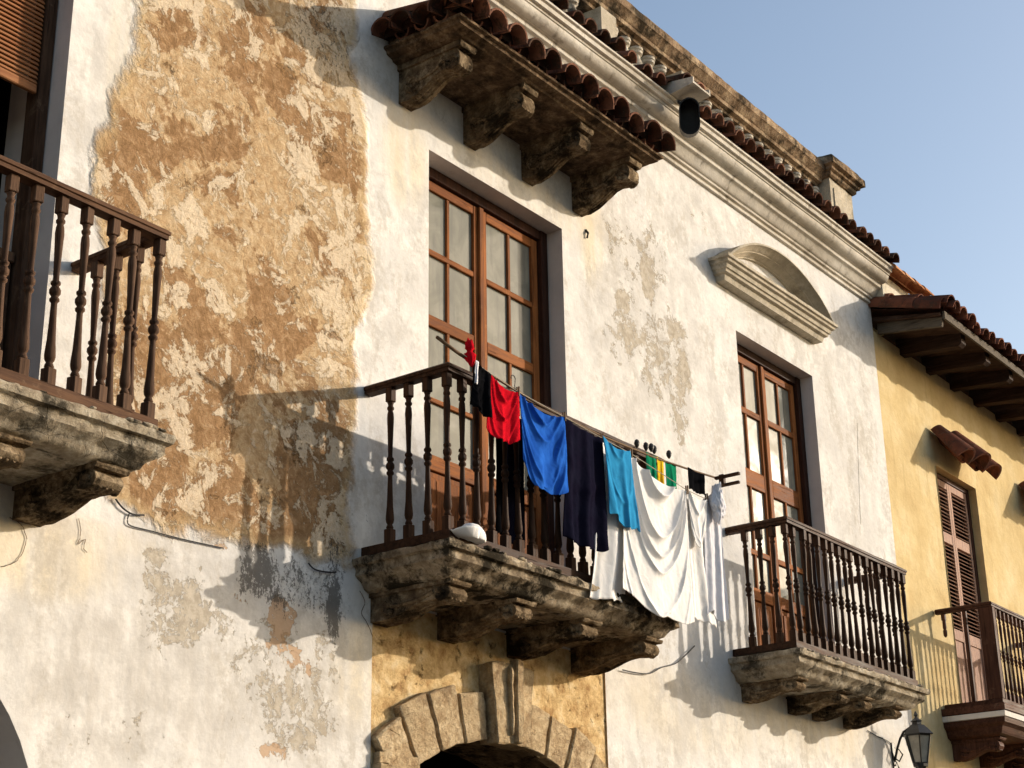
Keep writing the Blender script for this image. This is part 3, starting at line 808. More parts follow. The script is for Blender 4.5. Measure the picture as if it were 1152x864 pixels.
balcony('farther balcony with dark turned balusters under the arched pediment', 11.84, 14.38, .665, 4.245, 5.37, 4, 17, [(12.03, 12.18), (12.83, 12.98), (13.28, 13.42), (13.90, 14.04)], 3.90, M['wood_dark'], M['wood_rail'], M['slab_pale'])
balcony('balcony at the left with weathered brown balusters and an eroded ledge', 2.65, 5.12, .76, 4.235, 5.345, 4, 15, [(2.95, 3.12), (3.62, 3.79), (4.20, 4.37), (4.77, 4.94)], 3.86, M['wood_worn'], M['wood_worn_x'], M['slab_pale'], .095)

# --- tiles
def tile_shell(bm, layer, tone, p, d, up, r0, r1, L, convex=True, th=.014, seg=9, arc=math.pi):
    """half-round tile; p = centre of the lower end, d = unit vector up the slope"""
    d = Vector(d).normalized(); up = Vector(up); s = d.cross(up).normalized(); u = s.cross(d).normalized()
    sg = 1 if convex else -1
    rows = []
    for (pp, rr) in ((Vector(p), r0), (Vector(p) + d * L * .5, (r0 + r1) / 2), (Vector(p) + d * L, r1)):
        for dr in (0, -th):
            row = []
            for k in range(seg + 1):
                a = (math.pi - arc) / 2 + arc * k / seg
                row.append(bm.verts.new(pp + s * math.cos(a) * (rr + dr) + u * sg * math.sin(a) * (rr + dr) + d * 0.0 + Vector((0, 0, 0))))
            rows.append(row)
    fs = []
    for i in (0, 2):
        for k in range(seg):
            fs.append(bm.faces.new((rows[i][k], rows[i][k + 1], rows[i + 2][k + 1], rows[i + 2][k])))
            fs.append(bm.faces.new((rows[i + 1][k], rows[i + 1][k + 1], rows[i + 3][k + 1], rows[i + 3][k])))
        for k in (0, seg):
            fs.append(bm.faces.new((rows[i][k], rows[i + 1][k], rows[i + 3][k], rows[i + 2][k])))
    for i in (0, 4):
        for k in range(seg): fs.append(bm.faces.new((rows[i][k], rows[i][k + 1], rows[i + 1][k + 1], rows[i + 1][k])))
    for row in rows:
        for v in row: v[layer] = tone
def tile_row(bm, layer, a, b, n, d, r=.085, L=.40, pan=True, jit=.012, rows=1, slope_up=None, nrm=(0, 0, 1)):
    a = Vector(a); b = Vector(b); d = Vector(d).normalized(); t = (b - a).normalized(); nr = Vector(nrm)
    for rr in range(rows):
        off = d * (L * .80) * rr + nr * .012 * rr
        for k in range(n):
            p = a.lerp(b, (k + .5) / n) + off + Vector((random.uniform(-1, 1), random.uniform(-1, 1), random.uniform(-1, 1))) * jit
            dd = (d + t * random.uniform(-.05, .05)).normalized()
            q = random.uniform(.92, 1.10)
            tile_shell(bm, layer, random.random(), p, dd, nr, r * q, r * q * .82, L)
            if rr == 0:      # dark plug inside the mouth
                sN = dd.cross(nr).normalized(); uN = sN.cross(dd).normalized(); c_ = p + dd * .13
                pl = [bm.verts.new(c_ + sN * math.cos(a_) * r * q * .9 + uN * math.sin(a_) * r * q * .9 + dd * random.uniform(-.012, .012)) for a_ in [math.pi * z_ / 8 for z_ in range(9)]]
                for v_ in pl: v_[layer] = -.6
                bm.faces.new(pl)
            if pan and k < n - 1:
                p2 = a.lerp(b, (k + 1) / n) + off + d * .11 + nr * (r * .10) + Vector((0, 0, random.uniform(-.006, .006)))
                tile_shell(bm, layer, random.random(), p2, d, nr, r * .62, r * .75, L - .08, False)
# canopy over the central window
bm = bmesh.new()
cprof = [(.03, 7.905), (.0, 7.90), (0, 7.88), (.025, 7.872), (.03, 7.85), (.06, 7.842), (.09, 7.836), (.10, 7.82), (.14, 7.815)]
mitred(bm, cprof, 7.47, 10.06, .69, .04); bmesh.ops.recalc_face_normals(bm, faces=bm.faces); rough(bm, .007, 12, lock=lambda c: c.y > -.005)
M['canopy'] = mat_stone('canopy_timber_and_stone', (.30, .21, .13), (.15, .10, .062), (.07, .047, .031), (.020, .015, .011), .75, 1.3, 0, .025, .0)
can = link('window_canopy', bm, M['canopy'], house, smooth=True, autos=40)
for c0 in (7.635, 8.365, 9.085, 9.765):
    link('corbel', corbel(c0, c0 + .14, .56, 7.815, 7.515), M['corbel'], can, smooth=True, autos=40)
bm = bmesh.new(); ly = bm.verts.layers.float.new('tone')
tile_row(bm, ly, (7.44, -.79, 7.925), (10.10, -.79, 7.925), 12, (0, 1, .22), .112, .46, rows=2, jit=.018)
tile_row(bm, ly, (7.35, -.70, 7.925), (7.35, .0, 7.925), 4, (1, 0, .22), .108, .42, rows=1, jit=.015)
tile_shell(bm, ly, .4, (7.34, -.80, 7.94), (.6, .6, .2), (0, 0, 1), .10, .09, .45)
link('canopy_tiles', bm, M['tile'], can, smooth=True, autos=40)
bm = bmesh.new(); prism_x(bm, [(.02, 7.91), (-.62, 7.915), (-.60, 7.94), (.02, 8.07)], 7.52, 10.0, 20)
link('tile_bed', bm, M['corbel'], can)

# --- cornice
prof = [(.02, 8.615), (-.028, 8.62), (-.03, 8.645), (-.018, 8.65), (-.02, 8.665), (-.045, 8.67), (-.048, 8.685)]
for k in range(9):
    t = k / 8; prof.append((-.05 - .085 * t, 8.69 + .085 * (1 - math.cos(t * math.pi)) / 2 + .0 * t))
prof += [(-.145, 8.782), (-.15, 8.815), (-.165, 8.82)]
for k in range(7):
    t = k / 6; a = t * math.pi / 2; prof.append((-.165 - .08 * math.sin(a), 8.825 + .075 * (1 - math.cos(a))))
prof += [(-.255, 8.905), (-.257, 8.925), (-.285, 8.93), (-.29, 8.965), (-.31, 8.975), (-.31, 8.995), (.02, 9.02)]
bm = bmesh.new(); prism_x(bm, prof, 1.5, HX, 200)
for v in bm.verts:
    v.co.z += .004 * noise.noise(Vector((v.co.x * 1.2, 0, 3))); v.co.y += .004 * noise.noise(Vector((v.co.x * 2.2, v.co.z * 3, 3))) if v.co.y < 0 else 0
cor = link('cornice', bm, M['cornice'], house, smooth=True, autos=28)
bm = bmesh.new(); ly = bm.verts.layers.float.new('tone')
tile_row(bm, ly, (11.35, -.36, 9.04), (15.50, -.36, 9.04), 21, (0, 1, .28), .088, .40, jit=.012)
link('cornice_tiles', bm, M['tile'], cor, smooth=True, autos=40)
bm = bmesh.new(); ly = bm.verts.layers.float.new('tone')
tile_row(bm, ly, (1.5, -.33, 9.035), (11.0, -.33, 9.035), 46, (0, 1, .28), .082, .36, jit=.02)
link('cornice_tiles', bm, M['tile'], cor, smooth=True, autos=40)
bm = bmesh.new(); prism_x(bm, [(.3, 9.03), (-.27, 9.025), (-.25, 9.05), (.3, 9.22)], 1.5, HX - .01, 60)
link('tile_bed', bm, M['cream'], cor)
# --- parapet
bm = bmesh.new()
rp = [(y_ + .075, z_ + .055) for y_, z_ in [(.22, 9.675), (.01, 9.675), (.0, 9.70), (-.04, 9.715), (-.045, 9.75), (-.06, 9.76), (-.09, 9.81), (-.11, 9.825), (-.115, 9.89), (-.10, 9.92), (.22, 9.925)]]
prism_x(bm, rp, 1.5, 14.60, 220); rough(bm, .006, 7)
par = link('parapet', bm, M['parapet'], house, smooth=True, autos=30)
bm = bmesh.new(); prism_x(bm, [(.2, 9.0), (.0, 9.0), (.0, 9.30), (.2, 9.30)], 1.5, 15.3, 80); rough(bm, .004, 7)
link('parapet_base', bm, M['cream'], par, smooth=True, autos=30)
bm = bmesh.new()
lathe(bm, [(.05, 0), (.07, .01), (.07, .04), (.045, .05), (.05, .08), (.078, .13), (.082, .18), (.065, .24), (.042, .30), (.04, .33), (.062, .345), (.062, .37), (.07, .375), (.07, .40)], seg=12)
first = None
x = 8.6
piers = [(10.28, 10.52), (11.62, 11.78), (14.63, 15.17)]
sv = ORG[0]; ORG[0] = Vector((0, 0, 0)); first = link('stone_baluster', bm, M['whitestone'], par, smooth=True, autos=40); ORG[0] = sv
i = 0
while x < 14.6:
    if not any(p[0] - .08 < x < p[1] + .08 for p in piers):
        o = first if i == 0 else first.copy()
        if i: COL.objects.link(o); o.parent = par
        o.location = Vector((x, .13, 9.30)) - sv; o.scale = (1.05, 1.05, 1.0); i += 1
        o.rotation_euler = (0, 0, random.uniform(0, 6))
    x += .205
for (a, b) in piers:
    bm = bmesh.new()
    if a > 14:
        box(bm, a, b, -.04, .34, 9.05, 9.86); box(bm, a + .07, b - .07, -.052, -.0405, 9.1, 9.72)
        refine(bm, .08)
        b2 = bmesh.new(); cp = [(.10, 9.82), (.08, 9.84), (.075, 9.87), (.045, 9.885), (.04, 9.91), (.0, 9.93), (.0, 10.01), (.03, 10.045), (.1, 10.06)]
        rr = []
        for o_, z in cp:
            xa, xb, ya, yb = a - .12 + o_, b + .12 - o_, -.16 + o_, .46 - o_
            rr.append([b2.verts.new(q) for q in ((xa, ya, z), (xb, ya, z), (xb, yb, z), (xa, yb, z))])
        for i in range(len(rr) - 1):
            for k in range(4): b2.faces.new((rr[i][k], rr[i][(k + 1) % 4], rr[i + 1][(k + 1) % 4], rr[i + 1][k]))
        b2.faces.new(rr[0]); b2.faces.new(rr[-1])
        bmesh.ops.recalc_face_normals(b2, faces=b2.faces); refine(b2, .07); rough(b2, .008, 8)
        link('pier_cap', b2, M['parapet'], par, smooth=True, autos=30)
    else:
        box(bm, a, b, -.02, .2, 9.05, 9.70); refine(bm, .08)
    rough(bm, .004, 6)
    link('pier', bm, M['pediment'], par, smooth=True, autos=30)

# --- floodlight and its hood under the parapet
bm = bmesh.new()
SX = 11.04
prism_x(bm, [(.0, 8.955), (-.54, 9.03), (-.54, 9.05), (.0, 8.975)], SX - .15, SX + .15, 4)
for q in (SX - .15, SX + .13): prism_x(bm, [(.0, 8.976), (-.54, 9.051), (-.54, 9.09), (-.3, 9.12), (.0, 9.12)], q, q + .02, 1)
refine(bm, .06); rough(bm, .004, 9)
sp = link('lamp_hood', bm, M['cornice'], house, smooth=True, autos=30)
bm = bmesh.new()
# stadium-mouthed lamp head below the hood
def stadium(rx, rz, n=10):
    out = []
    for k in range(n + 1): a = math.pi * k / n; out.append((rx * math.cos(a), rz + rx * math.sin(a)))
    for k in range(n + 1): a = math.pi + math.pi * k / n; out.append((rx * math.cos(a), -rz + rx * math.sin(a)))
    return out
so_ = stadium(.088, .075); si_ = stadium(.078, .072)
yv = Vector((-.80, -.50, -.32)).normalized(); sx_ = yv.cross(Vector((0, 0, 1))).normalized(); sv_ = sx_.cross(yv)
def place(c, pr, off): return [bm.verts.new(c + sx_ * a + sv_ * b + yv * off) for a, b in pr]
c = Vector((wp(776, 132, -.45)[0], -.45, wp(776, 132, -.45)[1] + .015))
r1 = place(c, so_, 0); r2 = place(c, so_, -.16); r3 = place(c, si_, 0); r4 = place(c, si_, -.14)
nn = len(r1)
for k in range(nn):
    bm.faces.new((r1[k], r1[(k + 1) % nn], r2[(k + 1) % nn], r2[k])); bm.faces.new((r1[k], r1[(k + 1) % nn], r3[(k + 1) % nn], r3[k])); bm.faces.new((r3[k], r3[(k + 1) % nn], r4[(k + 1) % nn], r4[k]))
bm.faces.new(r2); bm.faces.new(r4)
tube(bm, [c + Vector((0.02, .06, .12)), c + Vector((.0, .10, .17)), Vector((SX + .05, -.30, 9.02))], .014, 8)
link('oval_lamp', bm, M['iron'], sp)
bm = bmesh.new(); ly = bm.verts.layers.float.new('tone')
tile_row(bm, ly, (10.92, -.40, 9.12), (11.30, -.46, 9.10), 2, (0, 1, .2), .095, .42, jit=.01)
link('hood_tiles', bm, M['tile'], sp, smooth=True, autos=40)

# --- pediment over the far window
bm = bmesh.new()
PEDX = 14.12
pp = [(.05, 7.905), (0, 7.895), (0, 7.865), (.02, 7.86), (.025, 7.835), (.05, 7.825), (.06, 7.79), (.075, 7.785), (.08, 7.76), (.11, 7.75), (.125, 7.70), (.19, 7.695)]
mitred(bm, pp, 11.93, PEDX, .215, .05); bmesh.ops.recalc_face_normals(bm, faces=bm.faces); rough(bm, .004, 6, lock=lambda c: c.y > -.005)
ped = link('pediment', bm, M['pediment'], house, smooth=True, autos=35); ped['label'] = 'arched stucco pediment above the farther window'
bm = bmesh.new()
PX0, PX1, PZ, PS = 11.97, PEDX - .03, 7.89, .40
pc = (PX0 + PX1) / 2; hw = (PX1 - PX0) / 2; PR = (hw * hw + PS * PS) / (2 * PS); PCZ = PZ + PS - PR; ha = math.asin(hw / PR)
ap = [(0, -.02), (0, .20), (-.02, .205), (-.025, .19), (-.03, .165), (-.05, .14), (-.058, .115), (-.066, .11), (-.072, .07), (-.085, .045), (-.09, .03), (-.10, .028), (-.105, -.02)]
rings = []
for k in range(61):
    t = -ha * .985 + 2 * ha * .985 * k / 60
    rings.append([bm.verts.new((pc + (PR + q) * math.sin(t), -d, PCZ + (PR + q) * math.cos(t))) for q, d in ap])
for a, b in zip(rings[:-1], rings[1:]):
    for k in range(len(ap)): bm.faces.new((a[k], a[(k + 1) % len(ap)], b[(k + 1) % len(ap)], b[k]))
bm.faces.new(rings[0]); bm.faces.new(rings[-1]); rough(bm, .004, 6, lock=lambda c: c.y > -.005)
link('arched_hood', bm, M['pediment'], ped, smooth=True, autos=35)

# --- gable end rising above the yellow roof
bm = bmesh.new(); box(bm, HX + .002, 16.40, -.16, .5, 8.64, 8.96); refine(bm, .09); rough(bm, .006, 6)
st_ = link('gable_stub', bm, M['cream'], house, smooth=True, autos=30)
bm = bmesh.new(); ly = bm.verts.layers.float.new('tone')
for j, (yy, zz) in enumerate(((-.27, 8.97), (-.17, 9.03), (-.06, 9.09), (.06, 9.14))):
    for k in range(4):
        tile_shell(bm, ly, random.random(), (15.46 + k * .26, yy, zz + .004 * k), (1, 0, -.01), (0, 0, 1), .078, .068, .30)
link('ridge_tiles', bm, M['brick'], st_, smooth=True, autos=40)

# ================================================================== YELLOW HOUSE
yh = thing('yellow_house', 'yellow house at right with a tiled eave on dark rafters and louvred shutters', 'house', (18.5, 0, 0))
YW = (16.83, 17.98, 4.1, 7.14); YE = 26.0; Y0 = HX + .004
bm = bmesh.new()
xs = sorted({Y0, YW[0], YW[1], YE} | set(np.round(np.arange(Y0 + .1, YE, .12), 3))); zs = sorted({0, 8.34, YW[2], YW[3]} | set(np.round(np.arange(.1, 8.3, .12), 3)))
vm = {}
def V(i, k):
    if (i, k) not in vm: vm[(i, k)] = bm.verts.new((xs[i], .012 + .012 * noise.noise(Vector((xs[i], zs[k], 2))), zs[k]))
    return vm[(i, k)]
for i in range(len(xs) - 1):
    for k in range(len(zs) - 1):
        cx_, cz_ = (xs[i] + xs[i + 1]) / 2, (zs[k] + zs[k + 1]) / 2
        if YW[0] < cx_ < YW[1] and YW[2] < cz_ < YW[3]: continue
        bm.faces.new((V(i, k), V(i + 1, k), V(i + 1, k + 1), V(i, k + 1)))
link('wall', bm, M['yellow'], yh, smooth=True)
bm = bmesh.new()
x0, x1, z0, z1 = YW; p = [(x0, z0), (x1, z0), (x1, z1), (x0, z1)]
for i in range(4):
    a, b = p[i], p[(i + 1) % 4]; quad(bm, (a[0], .0, a[1]), (b[0], .0, b[1]), (b[0], .3, b[1]), (a[0], .3, a[1]))
link('window_reveal', bm, M['yellow'], yh)
bm = bmesh.new()
for q in (((Y0 + .002, .02, 0), (Y0 + .002, 6, 0), (Y0 + .002, 6, 8.3), (Y0 + .002, .02, 8.3)), ((YE, .02, 0), (YE, 6, 0), (YE, 6, 8.3), (YE, .02, 8.3)), ((Y0, 6, 0), (YE, 6, 0), (YE, 6, 8.3), (Y0, 6, 8.3))): quad(bm, *q)
link('side_wall', bm, M['yellow'], yh)
# shutters
bm = bmesh.new(); box(bm, x0 + .002, x0 + .05, .09, .17, z0, z1 - .002, .003); box(bm, x1 - .07, x1 - .002, .09, .17, z0, z1 - .002, .003); box(bm, x0 + .052, x1 - .072, .09, .17, z1 - .06, z1 - .003, .003)
sh = link('shutters', bm, M['redwood'], yh)
xm = (x0 + x1) / 2 - .01
for a, b in ((x0 + .055, xm - .002), (xm + .002, x1 - .075)):
    bm = bmesh.new(); yl = .10; s = .055; zt = z1 - .065
    box(bm, a, a + s, yl, yl + .04, z0, zt, .003); box(bm, b - s, b, yl, yl + .04, z0, zt, .003)
    for zz, hh in ((zt - .04, .08), (6.40, .12), (5.30, .12), (4.2, .2)): box(bm, a + s + .001, b - s - .001, yl + .002, yl + .038, zz - hh / 2, zz + hh / 2, .003)
    box(bm, a + s, b - s, yl + .015, yl + .03, 4.3, 5.24)
    lf = link('shutter_leaf', bm, M['shutter'], sh)
    bm = bmesh.new()
    for za, zb in ((6.47, zt - .09), (5.37, 6.33)):
        z = za + .02
        while z < zb:
            b2 = bmesh.new(); box(b2, a + s - .002, b - s + .002, -.027, .027, -.004, .004)
            bmesh.ops.rotate(b2, verts=b2.verts, cent=(0, 0, 0), matrix=Matrix.Rotation(R(32 + random.uniform(-9, 9)), 3, 'X'))
            bmesh.ops.translate(b2, verts=b2.verts, vec=(0, yl + .02, z)); join(bm, b2); z += .044
    link('louvre_slats', bm, M['slat'], sh)
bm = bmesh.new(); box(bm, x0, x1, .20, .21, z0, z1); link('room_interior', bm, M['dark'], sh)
# eave
bm = bmesh.new(); prism_x(bm, [(.1, 8.47), (-.74, 8.335), (-.74, 8.36), (.1, 8.52)], Y0 + .05, YE, 40)
ev = link('eave', bm, M['beam'], yh); 
for k in range(14):
    xx = 16.18 + .70 * k
    bm = bmesh.new(); prism_x(bm, [(.05, 8.46), (-.70, 8.34), (-.70, 8.235), (-.66, 8.205), (.05, 8.27)], xx, xx + .12, 2)
    refine(bm, .1); rough(bm, .004, 7); link('rafter', bm, M['beam'], ev)
bm = bmesh.new(); prism_x(bm, [(-.75, 8.30), (-.775, 8.30), (-.775, 8.385), (-.75, 8.385)], Y0 + .1, YE, 40); rough(bm, .003, 5)
link('fascia', bm, M['greyboard'], ev)
bm = bmesh.new(); prism_x(bm, [(.0, 8.33), (-.72, 8.23), (-.74, 8.33), (0, 8.455)], Y0 + .12, Y0 + .16, 1); link('verge_board', bm, M['greyboard'], ev)
bm = bmesh.new(); ly = bm.verts.layers.float.new('tone')
tile_row(bm, ly, (Y0 + .10, -.85, 8.40), (YE, -.85, 8.40), 48, (0, 1, .30), .105, .45, rows=4, jit=.02)
for k in range(3): tile_shell(bm, ly, random.random(), (Y0 + .12, -.85 + k * .33, 8.43 + k * .10), (0, 1, .27), (0, 0, 1), .12, .10, .42)
for k in range(3): tile_shell(bm, ly, random.random(), (Y0 + .03, -.80 + k * .30, 8.40 + k * .09), (0, 1, .27), (-.5, 0, 1), .10, .09, .40)
link('roof_tiles', bm, M['tile_red'], ev, smooth=True, autos=40)
bm = bmesh.new(); quad(bm, (Y0, .0, 8.60), (YE, .0, 8.60), (YE, 6, 10.2), (Y0, 6, 10.2)); quad(bm, (Y0, .0, 8.58), (YE, .0, 8.58), (YE, -.78, 8.40), (Y0 + .1, -.78, 8.40))
link('roof_deck', bm, M['tile_red'], ev)
# tile hoods
def hood(xc, zc, n, lab):
    bm = bmesh.new(); ly = bm.verts.layers.float.new('tone')
    for k in range(n):
        t = (k - (n - 1) / 2)
        tile_shell(bm, ly, .25 + .3 * random.random(), (xc + t * .38, -.28 - .03 * (k % 2), zc - .19 + .03 * (k % 2)), (0.06 * t, 1, 1.35), (0, 0, 1), .195, .125, .48, True, .028, 12, math.pi * .95)
    for k in range(n - 1):
        t = (k - (n - 2) / 2)
        tile_shell(bm, ly, .6, (xc + t * .38, -.27, zc - .10), (0, 1, 1.35), (0, 0, 1), .085, .10, .42, False, .02, 10, math.pi * .9)
    refine(bm, .12)
    o = link('tile_hood', bm, M['tile_red'], yh, smooth=True, autos=40); o['label'] = lab
hood(17.28, 7.34, 3, 'curved terracotta tiles jutting out above the shuttered window')
hood(19.95, 7.33, 3, 'second row of terracotta tiles cut by the right edge')
# yellow house balcony
bm = bmesh.new(); BX0, BX1, BP = 16.26, 18.75, .66
mitred(bm, [(.03, 4.37), (.0, 4.365), (0, 4.30), (.015, 4.292)], BX0, BX1, BP, .1)
yb = link('balcony', bm, M['redwood_x'], yh); yb['label'] = 'wooden balcony with a white band below reddish balusters'
bm = bmesh.new(); mitred(bm, [(.012, 4.289), (.008, 4.287), (.008, 4.235), (.02, 4.232)], BX0, BX1, BP, .1); link('white_band', bm, M['bandwhite'], yb)
bm = bmesh.new(); mitred(bm, [(.02, 4.229), (.025, 4.18), (.07, 4.15), (.09, 4.10), (.10, 4.08), (.16, 4.06)], BX0, BX1, BP, .1); link('base_moulding', bm, M['redwood_x'], yb)
for xx in (16.45, 17.15, 17.85, 18.45): link('corbel', corbel(xx, xx + .12, .5, 4.06, 3.86), M['redwood'], yb, smooth=True, autos=40)
rx0, rx1, ry = 16.37, 18.65, -.59
bm = bmesh.new(); rail_run(bm, [(o, z + 5.37) for o, z in rail_prof(.055, .055)], [(rx0, 0), (rx0, ry), (rx1, ry), (rx1, 0)]); link('handrail', bm, M['redwood_x'], yb, smooth=True, autos=40)
bm = bmesh.new(); rail_run(bm, [(-.03, 4.375), (.03, 4.375), (.03, 4.42), (-.03, 4.42)], [(rx0, 0), (rx0, ry), (rx1, ry), (rx1, 0)]); link('bottom_rail', bm, M['redwood_x'], yb)
bm = bmesh.new(); box(bm, rx0 - .035, rx0 + .035, ry - .035, ry + .12, 4.42, 5.365, .004); link('corner_post', bm, M['redwood'], yb)
bm = bmesh.new(); box(bm, rx0 - .02, rx0 + .02, -.33, -.29, 4.42, 5.365, .003); link('side_post', bm, M['redwood'], yb)
sv = ORG[0]; ORG[0] = Vector((0, 0, 0)); first = link('baluster', baluster_mesh(.945, .019, .02), M['redwood'], yb); ORG[0] = sv
N_ = 20
for k in range(1, N_ + 1):
    o = first if k == 1 else first.copy()
    if k > 1: COL.objects.link(o); o.parent = yb
    o.location = Vector((rx0 + (rx1 - rx0) * k / N_, ry, 4.42)) - sv
for yy in (-.10, -.17, -.24, -.40, -.47): 
    o = first.copy(); COL.objects.link(o); o.parent = yb; o.location = Vector((rx1, yy, 4.42)) - sv
bm = bmesh.new(); lathe(bm, [(.018, .95), (.02, .80), (.014, .78), (.022, .77), (.02, .72), (.008, .70)], (rx0, -.08, 4.42)); box(bm, rx0 - .02, rx0 + .02, -.10, -.06, 5.30, 5.366)
link('broken_baluster', bm, M['redwood'], yb)

# ================================================================== WALL LANTERN
LX, LY, LZ = 14.93, -.27, 3.80
lt = thing('wall_lantern', 'black iron lantern with milky glass on the white wall near the yellow house', 'lantern', (LX, LY, LZ - .2))
bm = bmesh.new()
def ring4(r, z): return [bm.verts.new((LX + r * math.cos(a + math.pi / 6), LY + r * math.sin(a + math.pi / 6), z)) for a in [k * math.pi / 3 for k in range(6)]]
rs = [ring4(r, z) for r, z in ((.150, LZ + .12), (.158, LZ + .128), (.12, LZ + .17), (.075, LZ + .215), (.05, LZ + .225), (.045, LZ + .25), (.06, LZ + .255), (.02, LZ + .285), (.012, LZ + .30), (.022, LZ + .315), (.006, LZ + .35))]
for a, b in zip(rs[:-1], rs[1:]):
    for k in range(6): bm.faces.new((a[k], a[(k + 1) % 6], b[(k + 1) % 6], b[k]))
bm.faces.new(rs[0]); bm.faces.new(rs[-1])
link('lamp_cap', bm, M['iron'], lt)
bm = bmesh.new()
for k in range(6):
    a = k * math.pi / 3 + math.pi / 6
    tube(bm, [(LX + .125 * math.cos(a), LY + .125 * math.sin(a), LZ + .12), (LX + .07 * math.cos(a), LY + .07 * math.sin(a), LZ - .14)], .007, 6)
    b = a + math.pi / 3
    for r_, z_ in ((.125, .118), (.07, -.138)): tube(bm, [(LX + r_ * math.cos(a), LY + r_ * math.sin(a), LZ + z_), (LX + r_ * math.cos(b), LY + r_ * math.sin(b), LZ + z_)], .007, 6)
lathe(bm, [(.072, -.17), (.075, -.145), (.05, -.18), (.025, -.2), (.03, -.215), (.008, -.24)][::-1], (LX, LY, LZ), 8)
link('lamp_frame', bm, M['iron'], lt)
bm = bmesh.new(); a_ = ring4(.118, LZ + .115); b_ = ring4(.064, LZ - .137)
for k in range(6): bm.faces.new((a_[k], a_[(k + 1) % 6], b_[(k + 1) % 6], b_[k]))
bm.faces.new(a_); bm.faces.new(b_)
link('lamp_glass', bm, M['lampglass'], lt)
bm = bmesh.new()
pts = [(LX, -.012, LZ - .10), (LX, -.05, LZ + .02), (LX, -.09, LZ + .11), (LX, -.13, LZ + .17), (LX, -.19, LZ + .20), (LX, -.24, LZ + .19)]
tube(bm, pts, .012, 8); tube(bm, [(LX, -.012, LZ - .06), (LX, -.06, LZ - .10), (LX, -.10, LZ - .04), (LX, -.06, LZ + .02), (LX, -.04, LZ - .03)], .008, 6)
tube(bm, [(LX, -.012, LZ - .22), (LX, -.05, LZ - .16), (LX, -.03, LZ - .10), (LX, -.02, LZ - .14)], .008, 6)
box(bm, LX - .03, LX + .03, -.014, -.001, LZ - .28, LZ + .08, .004)
link('bracket', bm, M['iron'], lt)

# ================================================================== CLOTHESLINE AND LAUNDRY
LYY = -.775
bm = bmesh.new()
tube(bm, [(7.12, LYY + .005, 5.385), (7.30, LYY, 5.345), (7.6, LYY, 5.30), (8.2, LYY + .01, 5.245), (8.9, LYY + .012, 5.225), (9.6, LYY + .01, 5.24), (10.2, LYY, 5.275), (10.5, LYY, 5.30)], [.011, .011, .009, .008, .008, .008, .008, .008], 8)
refine(bm, .2)
single('laundry_pole', bm, M['bamboo'], 'thin wooden pole lashed along the central balcony rail and jutting past its corner', 'pole', (7.12, LYY, 5.38), smooth=True)
def ropez(x):
    P_ = [(7.33, 5.33), (7.6, 5.285), (7.9, 5.245), (8.41, 5.215), (8.85, 5.185), (9.22, 5.165), (9.95, 5.075), (10.22, 5.07), (10.45, 5.22)]
    for (a, za), (b, zb) in zip(P_[:-1], P_[1:]):
        if x <= b: return za + (zb - za) * (x - a) / (b - a)
    return P_[-1][1]
RY = -.80
bm = bmesh.new(); tube(bm, [(7.33 + i * .052, RY, ropez(7.33 + i * .052) + .004) for i in range(60)], .0028, 6)
single('clothesline', bm, M['rope'], 'pale rope strung under the pole from the balcony corner to the far bars', 'clothesline', (7.33, RY, 5.33))
bm = bmesh.new()
box(bm, 10.385, 10.415, -1.0, -.79, 5.265, 5.287, .003); box(bm, 10.43, 10.46, -.97, -.80, 5.215, 5.235, .003); box(bm, 10.40, 10.44, -.86, -.82, 5.22, 5.30, .003)
single('line_bracket', bm, M['wood_dark'], 'short dark wooden bars holding the far end of the clothesline', 'bracket', (10.4, -.8, 5.25))

